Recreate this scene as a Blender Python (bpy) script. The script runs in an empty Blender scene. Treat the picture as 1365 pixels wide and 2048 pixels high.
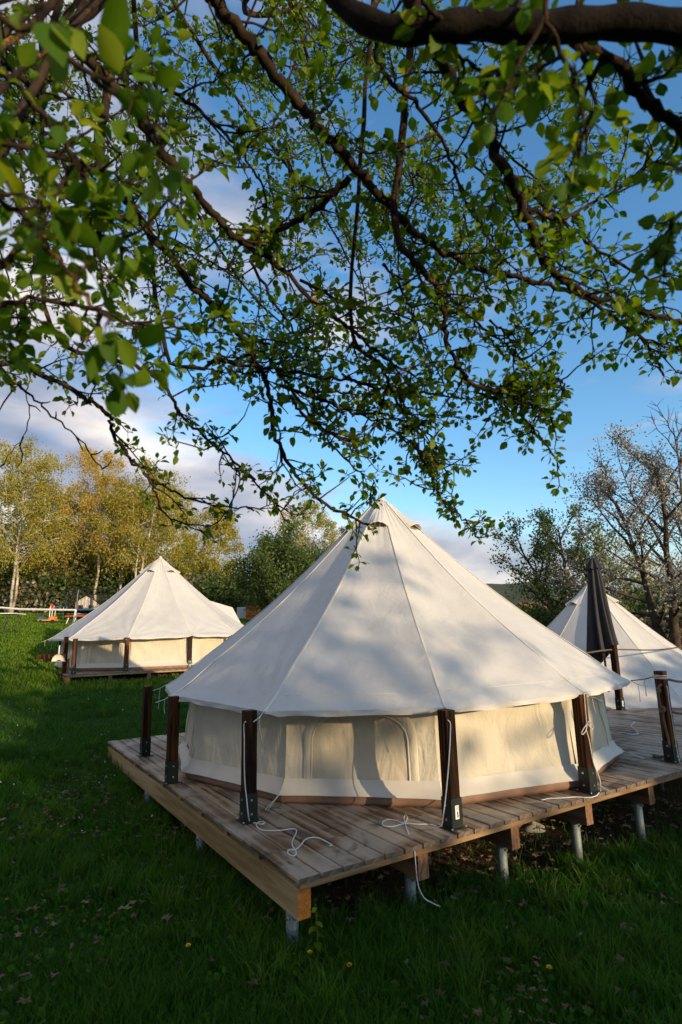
import bpy, math, random
import numpy as np
from mathutils import Matrix, Vector
rnd = random.Random(7); nr = np.random.default_rng(11)
SC = bpy.context.scene; COL = SC.collection
PI = math.pi

# ------------------------------------------------------------------ camera, sky, sun, exposure
PITCH, ROLL, FPX, CAMZ = 0.21155, -0.02448, 1129.93, 1.343
_f = np.array([0, math.cos(PITCH), math.sin(PITCH)]); _u = np.array([0, -math.sin(PITCH), math.cos(PITCH)]); _r = np.array([1., 0, 0])
_c, _s = math.cos(ROLL), math.sin(ROLL)
RT, UP, FW = _c * _r + _s * _u, -_s * _r + _c * _u, _f
CAM = np.array([0, 0, CAMZ])
cd = bpy.data.cameras.new('camera'); cam = bpy.data.objects.new('camera', cd); COL.objects.link(cam)
cd.sensor_fit = 'VERTICAL'; cd.sensor_height = 36; cd.lens = FPX / 2048 * 36
cd.clip_start = 0.05; cd.clip_end = 3000
cd.dof.use_dof = True; cd.dof.focus_distance = 5.6; cd.dof.aperture_fstop = 4.0
cam.matrix_world = Matrix(((RT[0], UP[0], -FW[0], 0), (RT[1], UP[1], -FW[1], 0), (RT[2], UP[2], -FW[2], CAMZ), (0, 0, 0, 1)))
SC.camera = cam
SUN_AZ, SUN_EL = math.radians(-46), math.radians(10.5)
SUNDIR = np.array([math.cos(SUN_AZ) * math.cos(SUN_EL), math.sin(SUN_AZ) * math.cos(SUN_EL), math.sin(SUN_EL)])
sl = bpy.data.lights.new('sun', 'SUN'); sun = bpy.data.objects.new('sun', sl); COL.objects.link(sun)
sl.energy = 4.1; sl.angle = math.radians(0.5); sl.color = (1.0, 0.76, 0.46)
sun.rotation_euler = Vector(SUNDIR).to_track_quat('Z', 'Y').to_euler(); sun.location = (20, -20, 12)
SC.view_settings.view_transform = 'Standard'; SC.view_settings.look = 'None'
SC.view_settings.exposure = 0.45; SC.view_settings.gamma = 1; SC.view_settings.use_curve_mapping = False
SC.cycles.use_denoising = True
SC.cycles.max_bounces = 6; SC.cycles.transparent_max_bounces = 6

W = bpy.data.worlds.new('World'); SC.world = W; W.use_nodes = True
nt = W.node_tree; nt.nodes.clear()
def N(t, typ, **kw):
    n = t.nodes.new(typ)
    for k, v in kw.items():
        if k.startswith('i_'):
            key = k[2:]; key = int(key) if key.isdigit() else key
            n.inputs[key].default_value = v
        else: setattr(n, k, v)
    return n
def L(t, a, b): t.links.new(a, b)
def ramp(t, src, stops, interp='LINEAR'):
    r = t.nodes.new('ShaderNodeValToRGB'); r.color_ramp.interpolation = interp
    el = r.color_ramp.elements
    while len(el) < len(stops): el.new(0.5)
    for e, (p, c) in zip(el, stops):
        e.position = p; e.color = (*c, 1) if isinstance(c, tuple) else (c, c, c, 1)
    if src is not None: L(t, src, r.inputs[0])
    return r.outputs[0]
def mth(t, op, a, b=None, clamp=False):
    m = t.nodes.new('ShaderNodeMath'); m.operation = op; m.use_clamp = clamp
    for i, v in enumerate((a, b)):
        if v is None: continue
        if isinstance(v, (int, float)): m.inputs[i].default_value = v
        else: L(t, v, m.inputs[i])
    return m.outputs[0]
def mixc(t, fac, a, b, blend='MIX'):
    m = t.nodes.new('ShaderNodeMix'); m.data_type = 'RGBA'; m.blend_type = blend
    for sock, v in ((m.inputs[0], fac), (m.inputs[6], a), (m.inputs[7], b)):
        if isinstance(v, (int, float)): sock.default_value = v
        elif isinstance(v, tuple): sock.default_value = (*v, 1)
        else: L(t, v, sock)
    return m.outputs[2]
sky = N(nt, 'ShaderNodeTexSky'); sky.sky_type = 'NISHITA'; sky.sun_disc = False
sky.sun_elevation = SUN_EL; sky.sun_rotation = math.atan2(SUNDIR[0], SUNDIR[1]); sky.air_density = 1.0; sky.dust_density = 0.6; sky.ozone_density = 2.0
bg = N(nt, 'ShaderNodeBackground'); bg.inputs[1].default_value = 0.15
hs = N(nt, 'ShaderNodeHueSaturation'); hs.inputs['Saturation'].default_value = 1.22; hs.inputs['Value'].default_value = 1.55
L(nt, sky.outputs[0], hs.inputs['Color']); L(nt, hs.outputs[0], bg.inputs[0])
tc = N(nt, 'ShaderNodeTexCoord')
sep = N(nt, 'ShaderNodeSeparateXYZ'); L(nt, tc.outputs['Generated'], sep.inputs[0])
mp = N(nt, 'ShaderNodeMapping'); mp.inputs['Scale'].default_value = (1.0, 1.0, 2.3); mp.inputs['Location'].default_value = (0.3, 0.15, 0.0)
L(nt, tc.outputs['Generated'], mp.inputs[0])
cn = N(nt, 'ShaderNodeTexNoise'); cn.inputs['Scale'].default_value = 2.6; cn.inputs['Detail'].default_value = 9; cn.inputs['Roughness'].default_value = 0.52; cn.inputs['Distortion'].default_value = 0.25
L(nt, mp.outputs[0], cn.inputs['Vector'])
# more cloud towards the west (negative x), clearing to the east; a low bank near the horizon
bias = mth(nt, 'MULTIPLY', sep.outputs[0], -0.58)
zb = mth(nt, 'SUBTRACT', sep.outputs[2], 0.07); zb = mth(nt, 'ABSOLUTE', zb); zb = mth(nt, 'MULTIPLY', zb, -2.0); zb = mth(nt, 'ADD', zb, 0.42); zb = mth(nt, 'MAXIMUM', zb, 0.0)
cm = mth(nt, 'ADD', mth(nt, 'ADD', cn.outputs[0], bias), zb)
mask = ramp(nt, cm, [(0.50, 0.0), (0.60, 0.62), (0.72, 0.95)])
cn2 = N(nt, 'ShaderNodeTexNoise'); cn2.inputs['Scale'].default_value = 3.4; cn2.inputs['Detail'].default_value = 6
mp2 = N(nt, 'ShaderNodeMapping'); mp2.inputs['Scale'].default_value = (1.0, 1.0, 2.6); mp2.inputs['Location'].default_value = (1.7, 0.4, 0.3)
L(nt, tc.outputs['Generated'], mp2.inputs[0]); L(nt, mp2.outputs[0], cn2.inputs['Vector'])
ccol = ramp(nt, cn2.outputs[0], [(0.36, (0.17, 0.22, 0.34)), (0.47, (0.34, 0.36, 0.44)), (0.56, (0.52, 0.49, 0.51)), (0.67, (0.85, 0.76, 0.65))])
low = ramp(nt, sep.outputs[2], [(0.06, 0.75), (0.19, 0.0)]); bank = ramp(nt, cn2.outputs[0], [(0.42, (0.13, 0.19, 0.31)), (0.56, (0.24, 0.29, 0.40)), (0.68, (0.55, 0.53, 0.54))]); ccol = mixc(nt, low, ccol, bank)
mp3 = N(nt, 'ShaderNodeMapping'); mp3.inputs['Scale'].default_value = (1.6, 1.0, 9.0); mp3.inputs['Rotation'].default_value = (0, -0.12, 0); L(nt, tc.outputs['Generated'], mp3.inputs[0])
cn3 = N(nt, 'ShaderNodeTexNoise'); cn3.inputs['Scale'].default_value = 2.3; cn3.inputs['Detail'].default_value = 8; cn3.inputs['Distortion'].default_value = 0.5; L(nt, mp3.outputs[0], cn3.inputs['Vector'])
wz = mth(nt, 'MULTIPLY', mth(nt, 'ABSOLUTE', mth(nt, 'SUBTRACT', sep.outputs[2], 0.22)), -0.9)
wisp = ramp(nt, mth(nt, 'ADD', cn3.outputs[0], wz), [(0.47, 0.0), (0.66, 0.62)])
ccol = mixc(nt, mth(nt, 'MULTIPLY', wisp, mth(nt, 'SUBTRACT', 1.0, mask)), ccol, (0.72, 0.74, 0.80)); mask = mth(nt, 'MAXIMUM', mask, wisp)
bg2 = N(nt, 'ShaderNodeBackground'); bg2.inputs[1].default_value = 1.0; L(nt, ccol, bg2.inputs[0])
ms = N(nt, 'ShaderNodeMixShader'); L(nt, mask, ms.inputs[0]); L(nt, bg.outputs[0], ms.inputs[1]); L(nt, bg2.outputs[0], ms.inputs[2])
wo = N(nt, 'ShaderNodeOutputWorld'); L(nt, ms.outputs[0], wo.inputs[0])

# ------------------------------------------------------------------ helpers
def ray(x, y):
    return FW * FPX + RT * (x - 682.5) - UP * (y - 1024)
def PX(x, y, depth):                       # a point seen at pixel x,y at a distance (m) along the view axis
    d = ray(x, y); return CAM + d * (depth / FPX)
def PZ(x, y, z):                           # the point of the horizontal plane at height z seen at x,y
    d = ray(x, y); return CAM + d * ((z - CAMZ) / d[2])
def PPL(x, y, p0, n):                      # the point of a vertical plane seen at x,y
    d = ray(x, y); n = np.array(n); return CAM + d * (((np.array(p0) - CAM) @ n) / (d @ n))
def AZ(x, dist, yy=1262):                  # ground position at horizontal distance along the azimuth of column x
    d = ray(x, yy)[:2]; d = d / np.linalg.norm(d); return d * dist

def tag(o, label=None, cat=None, group=None, kind=None):
    if label: o['label'] = label
    if cat: o['category'] = cat
    if group: o['group'] = group
    if kind: o['kind'] = kind
    return o
def empty(name, loc=(0, 0, 0), rz=0, label=None, cat=None, group=None):
    o = bpy.data.objects.new(name, None); COL.objects.link(o); o.empty_display_size = 0.2
    o.location = loc; o.rotation_euler = (0, 0, rz); return tag(o, label, cat, group)
def link(name, me, parent=None, loc=None, mat4=None):
    o = bpy.data.objects.new(name, me); COL.objects.link(o)
    if parent: o.parent = parent
    if loc is not None: o.location = loc
    if mat4 is not None: o.matrix_local = mat4
    return o
def copy_tree(o, parent=None):
    c = o.copy(); COL.objects.link(c); c.parent = parent
    for ch in o.children: copy_tree(ch, c)
    return c

class MB:
    def __init__(s): s.V = []; s.Q = []; s.T = []; s.n = 0; s.A = []
    def add(s, V, Q=None, T=None, att=0.5):
        V = np.asarray(V, float).reshape(-1, 3)
        if Q is not None and len(Q): s.Q.append(np.asarray(Q, int).reshape(-1, 4) + s.n)
        if T is not None and len(T): s.T.append(np.asarray(T, int).reshape(-1, 3) + s.n)
        s.V.append(V); s.A.append(np.broadcast_to(np.asarray(att, float), (len(V),))); s.n += len(V); return s
    def box(s, c, size, R=None, att=0.5):
        h = np.array(size) / 2
        V = np.array([[x, y, z] for z in (-1, 1) for y in (-1, 1) for x in (-1, 1)]) * h
        if R is not None: V = V @ np.array(R).T
        return s.add(V + np.array(c), [[0, 2, 3, 1], [4, 5, 7, 6], [0, 1, 5, 4], [2, 6, 7, 3], [0, 4, 6, 2], [1, 3, 7, 5]], att=att)
    def cham(s, c, size, ch=0.004, R=None):     # box with chamfered long edges along local x, closed ends
        lx, ly, lz = np.array(size) / 2
        pr = [(-ly, -lz + ch), (-ly + ch, -lz), (ly - ch, -lz), (ly, -lz + ch), (ly, lz - ch), (ly - ch, lz), (-ly + ch, lz), (-ly, lz - ch)]
        V = np.array([[x, a, b] for x in (-lx, lx) for a, b in pr])
        if R is not None: V = V @ np.array(R).T
        Q = [[i, (i + 1) % 8, 8 + (i + 1) % 8, 8 + i] for i in range(8)]
        for o, f in ((0, -1), (8, 1)):
            for a in ((0, 1, 2, 3), (0, 3, 4, 7), (4, 5, 6, 7)): Q.append([o + k for k in (a[::-1] if f < 0 else a)])
        return s.add(V + np.array(c), Q)
    def tube(s, P, rad, n=6, cap=True, att=0.5):
        P = np.asarray(P, float); m = len(P); rad = np.broadcast_to(np.asarray(rad, float), (m,))
        T = np.empty_like(P); T[1:-1] = P[2:] - P[:-2]; T[0] = P[1] - P[0]; T[-1] = P[-1] - P[-2]
        T /= np.linalg.norm(T, axis=1)[:, None] + 1e-12
        a = np.array([0, 0, 1.]) if abs(T[0][2]) < 0.8 else np.array([1., 0, 0])
        nn = np.cross(T[0], a); nn /= np.linalg.norm(nn)
        ang = np.arange(n) * 2 * PI / n; ca, sa = np.cos(ang)[:, None], np.sin(ang)[:, None]; V = []
        for i in range(m):
            nn = nn - T[i] * (nn @ T[i]); nn /= np.linalg.norm(nn) + 1e-12
            b = np.cross(T[i], nn); V.append(P[i] + rad[i] * (ca * nn + sa * b))
        V = np.concatenate(V); Q = [[i * n + k, i * n + (k + 1) % n, (i + 1) * n + (k + 1) % n, (i + 1) * n + k] for i in range(m - 1) for k in range(n)]
        Tt = []
        if cap:
            V = np.vstack([V, P[0], P[-1]]); k0 = m * n
            Tt = [[k0, (k + 1) % n, k] for k in range(n)] + [[k0 + 1, (m - 1) * n + k, (m - 1) * n + (k + 1) % n] for k in range(n)]
        return s.add(V, Q, Tt, att)
    def grid(s, G, att=0.5):                    # G (a,b,3)
        a, b = G.shape[:2]; i = np.arange(a * b).reshape(a, b)
        Q = np.stack([i[:-1, :-1], i[:-1, 1:], i[1:, 1:], i[1:, :-1]], -1).reshape(-1, 4)
        return s.add(G.reshape(-1, 3), Q, att=att)
    def lathe(s, prof, c=(0, 0, 0), n=16):
        pr = np.array(prof); ang = np.arange(n + 1) * 2 * PI / n
        G = np.stack([np.outer(pr[:, 0], np.cos(ang)), np.outer(pr[:, 0], np.sin(ang)), np.repeat(pr[:, 1:2], n + 1, 1)], -1) + np.array(c)
        return s.grid(G)
    def mesh(s, name, mat, smooth=False, flip=False):
        V = np.concatenate(s.V); Q = np.concatenate(s.Q) if s.Q else np.zeros((0, 4), int); T = np.concatenate(s.T) if s.T else np.zeros((0, 3), int)
        me = bpy.data.meshes.new(name); me.vertices.add(len(V)); me.vertices.foreach_set('co', V.ravel())
        loops = np.concatenate([Q.ravel(), T.ravel()]); me.loops.add(len(loops)); me.loops.foreach_set('vertex_index', loops.astype(np.int32))
        st = np.concatenate([np.arange(len(Q)) * 4, len(Q) * 4 + np.arange(len(T)) * 3])
        me.polygons.add(len(st)); me.polygons.foreach_set('loop_start', st.astype(np.int32))
        me.update(calc_edges=True); me.validate()
        me.polygons.foreach_set('use_smooth', np.full(len(me.polygons), smooth))
        at = me.attributes.new('tint', 'FLOAT', 'POINT')
        A = np.concatenate(s.A)
        if len(A) == len(at.data): at.data.foreach_set('value', A.astype(np.float32))
        if mat: me.materials.append(mat)
        return me
    def build(s, name, mat, parent=None, smooth=False, **k):
        return link(name, s.mesh(name, mat, smooth), parent, **k)

def smoothline(P, k=5):                          # Catmull-Rom
    P = np.asarray(P, float); Q = np.vstack([2 * P[0] - P[1], P, 2 * P[-1] - P[-2]]); out = []
    for i in range(1, len(Q) - 2):
        p0, p1, p2, p3 = Q[i - 1:i + 3]
        for t in np.arange(k) / k:
            out.append(0.5 * ((2 * p1) + (p2 - p0) * t + (2 * p0 - 5 * p1 + 4 * p2 - p3) * t * t + (3 * p1 - p0 - 3 * p2 + p3) * t ** 3))
    out.append(P[-1]); return np.array(out)

# ------------------------------------------------------------------ materials
def newmat(name):
    m = bpy.data.materials.new(name); m.use_nodes = True; t = m.node_tree; t.nodes.clear()
    o = N(t, 'ShaderNodeOutputMaterial'); b = N(t, 'ShaderNodeBsdfPrincipled'); L(t, b.outputs[0], o.inputs[0]); return m, t, b, o
def noise(t, vec, scale, detail=4, rough=0.55, dist=0):
    n = N(t, 'ShaderNodeTexNoise'); n.inputs['Scale'].default_value = scale; n.inputs['Detail'].default_value = detail
    n.inputs['Roughness'].default_value = rough; n.inputs['Distortion'].default_value = dist
    if vec is not None: L(t, vec, n.inputs['Vector'])
    return n.outputs[0]
def bump(t, b, h, strength=0.3, dist=0.01, prev=None):
    n = N(t, 'ShaderNodeBump'); n.inputs['Strength'].default_value = strength; n.inputs['Distance'].default_value = dist
    L(t, h, n.inputs['Height'])
    if prev is not None: L(t, prev, n.inputs['Normal'])
    L(t, n.outputs[0], b.inputs['Normal']); return n.outputs[0]
def tcoord(t, kind='Object', scale=None, rndoff=False):
    c = N(t, 'ShaderNodeTexCoord').outputs[kind] if kind != 'Position' else N(t, 'ShaderNodeNewGeometry').outputs['Position']
    if rndoff:
        oi = N(t, 'ShaderNodeObjectInfo'); v = N(t, 'ShaderNodeVectorMath', operation='SCALE'); cx = N(t, 'ShaderNodeCombineXYZ')
        L(t, oi.outputs['Random'], cx.inputs[0]); L(t, oi.outputs['Random'], cx.inputs[1]); L(t, oi.outputs['Random'], cx.inputs[2])
        L(t, cx.outputs[0], v.inputs[0]); v.inputs['Scale'].default_value = 40.0
        a = N(t, 'ShaderNodeVectorMath', operation='ADD'); L(t, c, a.inputs[0]); L(t, v.outputs[0], a.inputs[1]); c = a.outputs[0]
    if scale is not None:
        mpn = N(t, 'ShaderNodeMapping'); mpn.inputs['Scale'].default_value = scale; L(t, c, mpn.inputs[0]); c = mpn.outputs[0]
    return c
def simple(name, col, rough=0.6, metal=0, var=0.25, scale=8, spec=0.5, bmp=0.0):
    m, t, b, o = newmat(name); c = tcoord(t)
    n = noise(t, c, scale, 5); d = tuple(x * (1 - var) for x in col); e = tuple(min(1, x * (1 + var)) for x in col)
    L(t, ramp(t, n, [(0.3, d), (0.7, e)]), b.inputs['Base Color']); b.inputs['Roughness'].default_value = rough; b.inputs['Metallic'].default_value = metal
    b.inputs['Specular IOR Level'].default_value = spec
    if bmp: bump(t, b, noise(t, c, scale * 6, 4), bmp, 0.004)
    return m
def wood(name, cols, grain=26, rough=0.62, worn=0.0, spec=0.4, along='x', sc0=1.0):
    m, t, b, o = newmat(name); sc = {'x': (0.55, 7, 7), 'z': (7, 7, 0.55), 'y': (7, 0.55, 7)}[along]
    c = tcoord(t, 'Object', None, True); mpn = N(t, 'ShaderNodeMapping'); mpn.inputs['Scale'].default_value = sc; L(t, c, mpn.inputs[0])
    g = noise(t, mpn.outputs[0], 5.0 * sc0, 8, 0.62, 0.6)
    w = N(t, 'ShaderNodeTexWave'); w.wave_type = 'BANDS'; w.bands_direction = 'X' if along == 'y' else 'Y'; w.inputs['Scale'].default_value = grain / 20; w.inputs['Distortion'].default_value = 9; w.inputs['Detail'].default_value = 3; w.inputs['Detail Scale'].default_value = 1.2
    L(t, mpn.outputs[0], w.inputs['Vector'])
    gg = mth(t, 'ADD', mth(t, 'MULTIPLY', g, 0.75), mth(t, 'MULTIPLY', w.outputs[0], 0.25))
    col = ramp(t, gg, [(0.32, cols[0]), (0.5, cols[1]), (0.68, cols[2])])
    oi = N(t, 'ShaderNodeObjectInfo')
    col = mixc(t, 1.0, col, ramp(t, oi.outputs['Random'], [(0, (0.50, 0.46, 0.44)), (0.35, (0.85, 0.80, 0.77)), (0.65, (1.0, 0.98, 0.98)), (1, (1.3, 1.16, 1.0))]), 'MULTIPLY')
    if worn:
        wp = noise(t, tcoord(t, 'Position'), 1.9, 6, 0.6, 0.5)
        col = mixc(t, ramp(t, wp, [(0.44, 0.0), (0.58, worn)]), col, (0.38, 0.305, 0.225))
        wq = noise(t, tcoord(t, 'Position'), 3.1, 5, 0.6, 0.8)
        col = mixc(t, ramp(t, wq, [(0.56, 0.0), (0.66, worn)]), col, (0.055, 0.038, 0.028))
        kn = N(t, 'ShaderNodeTexVoronoi'); kn.inputs['Scale'].default_value = 3.2; mk = N(t, 'ShaderNodeMapping'); mk.inputs['Scale'].default_value = (0.8, 2.2, 2.2); L(t, c, mk.inputs[0]); L(t, mk.outputs[0], kn.inputs['Vector'])
        col = mixc(t, ramp(t, kn.outputs['Distance'], [(0.05, 0.8), (0.13, 0.0)]), col, (0.05, 0.03, 0.02))
    L(t, col, b.inputs['Base Color']); b.inputs['Specular IOR Level'].default_value = spec
    L(t, ramp(t, g, [(0.3, rough - 0.12), (0.7, rough + 0.12)]), b.inputs['Roughness'])
    bump(t, b, gg, 0.45, 0.004); return m
RNDW = 0.0
def leafmat(name, cols, trans=0.35, tcol=None, rough=0.45, spec=0.4):
    m, t, b, o = newmat(name); a = N(t, 'ShaderNodeAttribute'); a.attribute_name = 'tint'
    oi = N(t, 'ShaderNodeObjectInfo'); f = mth(t, 'FRACT', mth(t, 'ADD', a.outputs['Fac'], mth(t, 'ADD', mth(t, 'MULTIPLY', oi.outputs['Random'], 0.0 if name != 'apple_leaf' else RNDW), 0.0)))
    col = ramp(t, f, [(i / (len(cols) - 1), c) for i, c in enumerate(cols)])
    L(t, col, b.inputs['Base Color']); b.inputs['Roughness'].default_value = rough; b.inputs['Specular IOR Level'].default_value = spec
    tr = N(t, 'ShaderNodeBsdfTranslucent'); L(t, mixc(t, 1.0, col, tcol or (1.5, 1.5, 0.7), 'MULTIPLY'), tr.inputs[0])
    mx = N(t, 'ShaderNodeMixShader'); mx.inputs[0].default_value = trans; L(t, b.outputs[0], mx.inputs[1]); L(t, tr.outputs[0], mx.inputs[2]); L(t, mx.outputs[0], o.inputs[0]); return m
def barkmat(name, c0, c1, lichen=None, scale=18):
    m, t, b, o = newmat(name); c = tcoord(t)
    col = ramp(t, noise(t, c, scale, 6, 0.65), [(0.35, c0), (0.65, c1)])
    if lichen: col = mixc(t, ramp(t, noise(t, c, scale * 0.6, 5, 0.7), [(0.60, 0.0), (0.68, 0.8)]), col, lichen)
    L(t, col, b.inputs['Base Color']); b.inputs['Roughness'].default_value = 0.9; b.inputs['Specular IOR Level'].default_value = 0.12
    bump(t, b, noise(t, c, scale * 2.5, 6, 0.7), 0.9, 0.008); return m
def canvasmat(name, c0, c1, trans=0.12, fold=1.0):
    m, t, b, o = newmat(name); c = tcoord(t)
    n = noise(t, c, 2.2, 6, 0.6, 0.3); col = ramp(t, n, [(0.3, c0), (0.7, c1)])
    sp = noise(t, c, 5.5, 4, 0.7); col = mixc(t, ramp(t, sp, [(0.62, 0.0), (0.82, 0.20)]), col, (0.44, 0.40, 0.32))
    st = N(t, 'ShaderNodeMapping'); st.inputs['Scale'].default_value = (3.5, 3.5, .5); L(t, c, st.inputs[0]); col = mixc(t, ramp(t, noise(t, st.outputs[0], 2.0, 5, .6), [(0.54, 0.0), (0.76, 0.20)]), col, (0.40, 0.37, 0.32))
    L(t, col, b.inputs['Base Color']); b.inputs['Roughness'].default_value = 0.85; b.inputs['Specular IOR Level'].default_value = 0.2
    wr = N(t, 'ShaderNodeTexNoise'); wr.noise_type = 'RIDGED_MULTIFRACTAL'; wr.inputs['Scale'].default_value = 1.7; wr.inputs['Detail'].default_value = 3; wr.inputs['Distortion'].default_value = 0.6
    L(t, c, wr.inputs['Vector']); p = bump(t, b, wr.outputs[0], 0.18, 0.03)
    p = bump(t, b, noise(t, c, 6, 5, 0.55, 0.6), 0.34 * fold, 0.016, p)
    mf = N(t, 'ShaderNodeMapping'); mf.inputs['Scale'].default_value = (5.5, 5.5, 1.6); mf.inputs['Rotation'].default_value = (.5, .6, .2); L(t, c, mf.inputs[0]); p = bump(t, b, noise(t, mf.outputs[0], 1.3, 4, 0.5, 1.2), 0.30 * fold, 0.03, p); bump(t, b, noise(t, c, 420, 1), 0.12, 0.001, p)
    tr = N(t, 'ShaderNodeBsdfTranslucent'); L(t, col, tr.inputs[0]); mx = N(t, 'ShaderNodeMixShader'); mx.inputs[0].default_value = trans
    L(t, b.outputs[0], mx.inputs[1]); L(t, tr.outputs[0], mx.inputs[2]); L(t, mx.outputs[0], o.inputs[0]); return m

M = {}
M['plank'] = wood('weathered_plank', [(0.065, 0.037, 0.019), (0.215, 0.135, 0.074), (0.37, 0.26, 0.16)], worn=0.8, rough=0.5, grain=10, sc0=.55)
M['plankend'] = simple('weathered_end_grain', (0.14, 0.10, 0.075), 0.7, var=0.5, scale=25, bmp=.3)
M['beam'] = wood('sawn_beam', [(0.21, 0.135, 0.055), (0.33, 0.235, 0.11), (0.42, 0.32, 0.17)], rough=0.75, spec=.2, grain=8, sc0=.6)
M['batten'] = wood('sawn_batten', [(0.17, 0.10, 0.045), (0.27, 0.17, 0.08), (0.34, 0.23, 0.12)], rough=0.75, along='y')
M['orange_end'] = simple('beam_end_grain', (0.55, 0.17, 0.018), 0.7, var=0.3, scale=60)
M['joist'] = wood('stained_joist', [(0.12, 0.06, 0.03), (0.20, 0.105, 0.055), (0.27, 0.15, 0.08)], rough=0.7)
M['post'] = wood('stained_post', [(0.008, 0.004, 0.0025), (0.030, 0.012, 0.005), (0.115, 0.044, 0.013)], rough=0.6, spec=.10, along='z')
M['shoe'] = simple('dark_steel', (0.012, 0.017, 0.016), 0.45, 0.3, 0.3, 20)
M['zinc'] = simple('galvanised_steel', (0.19, 0.22, 0.21), 0.6, 0.4, 0.25, 40)
M['bolt'] = simple('bright_bolt', (0.6, 0.6, 0.58), 0.3, 0.9, 0.1)
M['canvas'] = canvasmat('roof_canvas', (0.56, 0.545, 0.515), (0.62, 0.605, 0.575), 0.12, .9)
M['wallcanvas'] = canvasmat('wall_canvas', (0.60, 0.55, 0.44), (0.70, 0.64, 0.515), 0.15, 2.4)
M['flap'] = canvasmat('window_flap_canvas', (0.50, 0.44, 0.33), (0.60, 0.53, 0.41), 0.1, 1.8)  # darker than the wall canvas: recess shading put into the colour
M['mudflap'] = simple('mud_flap', (0.53, 0.495, 0.425), 0.6, var=0.08, scale=5, bmp=0.15)
M['sheet'] = simple('brown_groundsheet', (0.20, 0.115, 0.075), 0.55, var=0.25, scale=6, bmp=0.1)
M['seam'] = simple('canvas_seam', (0.66, 0.61, 0.52), 0.8, var=0.1)
M['cord'] = simple('white_cord', (0.60, 0.585, 0.55), 0.7, var=0.12, scale=90, bmp=0.3)
M['rope'] = simple('manila_rope', (0.13, 0.088, 0.055), 0.85, var=0.45, scale=70, bmp=0.6)
M['parasol'] = simple('charcoal_fabric', (0.022, 0.021, 0.025), 0.8, var=0.25, scale=5)
M['darkmetal'] = simple('dark_metal', (0.03, 0.03, 0.035), 0.4, 0.5)
M['white'] = simple('white_plastic', (0.75, 0.74, 0.70), 0.45, var=0.08)
M['cream'] = simple('cream_plastic', (0.62, 0.58, 0.50), 0.45, var=0.1)
M['black'] = simple('black_print', (0.02, 0.02, 0.02), 0.6)
M['orange'] = simple('orange_wood', (0.55, 0.20, 0.05), 0.6)
M['red'] = simple('red_plastic', (0.45, 0.05, 0.03), 0.4, var=0.1)
M['blue'] = simple('blue_plastic', (0.04, 0.10, 0.18), 0.4, var=0.1)
M['bark'] = barkmat('apple_bark', (0.010, 0.007, 0.005), (0.055, 0.036, 0.022), (0.34, 0.19, 0.03))
M['barkdark'] = barkmat('dark_bark', (0.03, 0.022, 0.017), (0.09, 0.065, 0.048), None, 6)
M['birch'] = barkmat('birch_bark', (0.10, 0.09, 0.075), (0.58, 0.52, 0.42), None, 1.8)
M['leaf'] = leafmat('apple_leaf', [(0.036, 0.095, 0.006), (0.060, 0.135, 0.007), (0.11, 0.19, 0.010), (0.18, 0.24, 0.015), (0.26, 0.29, 0.03)], 0.48, (1.7, 1.55, .5), rough=0.5, spec=0.18)
M['birchleaf'] = leafmat('birch_leaf', [(0.20, 0.20, 0.02), (0.31, 0.28, 0.03), (0.42, 0.35, 0.045), (0.26, 0.25, 0.03)], 0.5)
M['goldleaf'] = leafmat('catkin_gold', [(0.40, 0.28, 0.055), (0.52, 0.36, 0.09), (0.45, 0.34, 0.075), (0.36, 0.32, 0.05)], 0.5)
M['darkleaf'] = leafmat('dark_leaf', [(0.035, 0.06, 0.014), (0.05, 0.08, 0.018), (0.07, 0.10, 0.022), (0.045, 0.07, 0.02)], 0.3)
M['midleaf'] = leafmat('green_leaf', [(0.05, 0.085, 0.02), (0.07, 0.115, 0.025), (0.10, 0.14, 0.03), (0.06, 0.09, 0.025)], 0.35)
M['blossom'] = leafmat('spring_blossom', [(0.14, 0.13, 0.09), (0.36, 0.33, 0.30), (0.09, 0.10, 0.05), (0.46, 0.43, 0.40), (0.08, 0.10, 0.04)], 0.25, (1, 1, 1))
M['brownleaf'] = leafmat('russet_bush', [(0.17, 0.10, 0.03), (0.24, 0.15, 0.05), (0.14, 0.13, 0.03), (0.20, 0.14, 0.04)], 0.35)
M['whiteblossom'] = leafmat('white_blossom', [(0.30, 0.28, 0.22), (0.09, 0.09, 0.04), (0.16, 0.14, 0.09), (0.07, 0.07, 0.03)], 0.25, (1, 1, 1))
M['grass'] = leafmat('grass_blade', [(0.018, 0.060, 0.006), (0.030, 0.088, 0.008), (0.050, 0.13, 0.011), (0.036, 0.094, 0.011), (0.09, 0.15, 0.018)], 0.35, (1.4, 1.6, .5), rough=0.6, spec=0.10)
M['dryleaf'] = leafmat('fallen_leaf', [(0.07, 0.042, 0.020), (0.15, 0.092, 0.047), (0.23, 0.155, 0.088), (0.10, 0.06, 0.03)], 0.1, (1, 1, 1), 0.7)
M['yellow'] = simple('dandelion_yellow', (0.75, 0.50, 0.02), 0.6)
M['stone'] = simple('field_stone', (0.25, 0.23, 0.20), 0.8, bmp=0.4)

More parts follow.
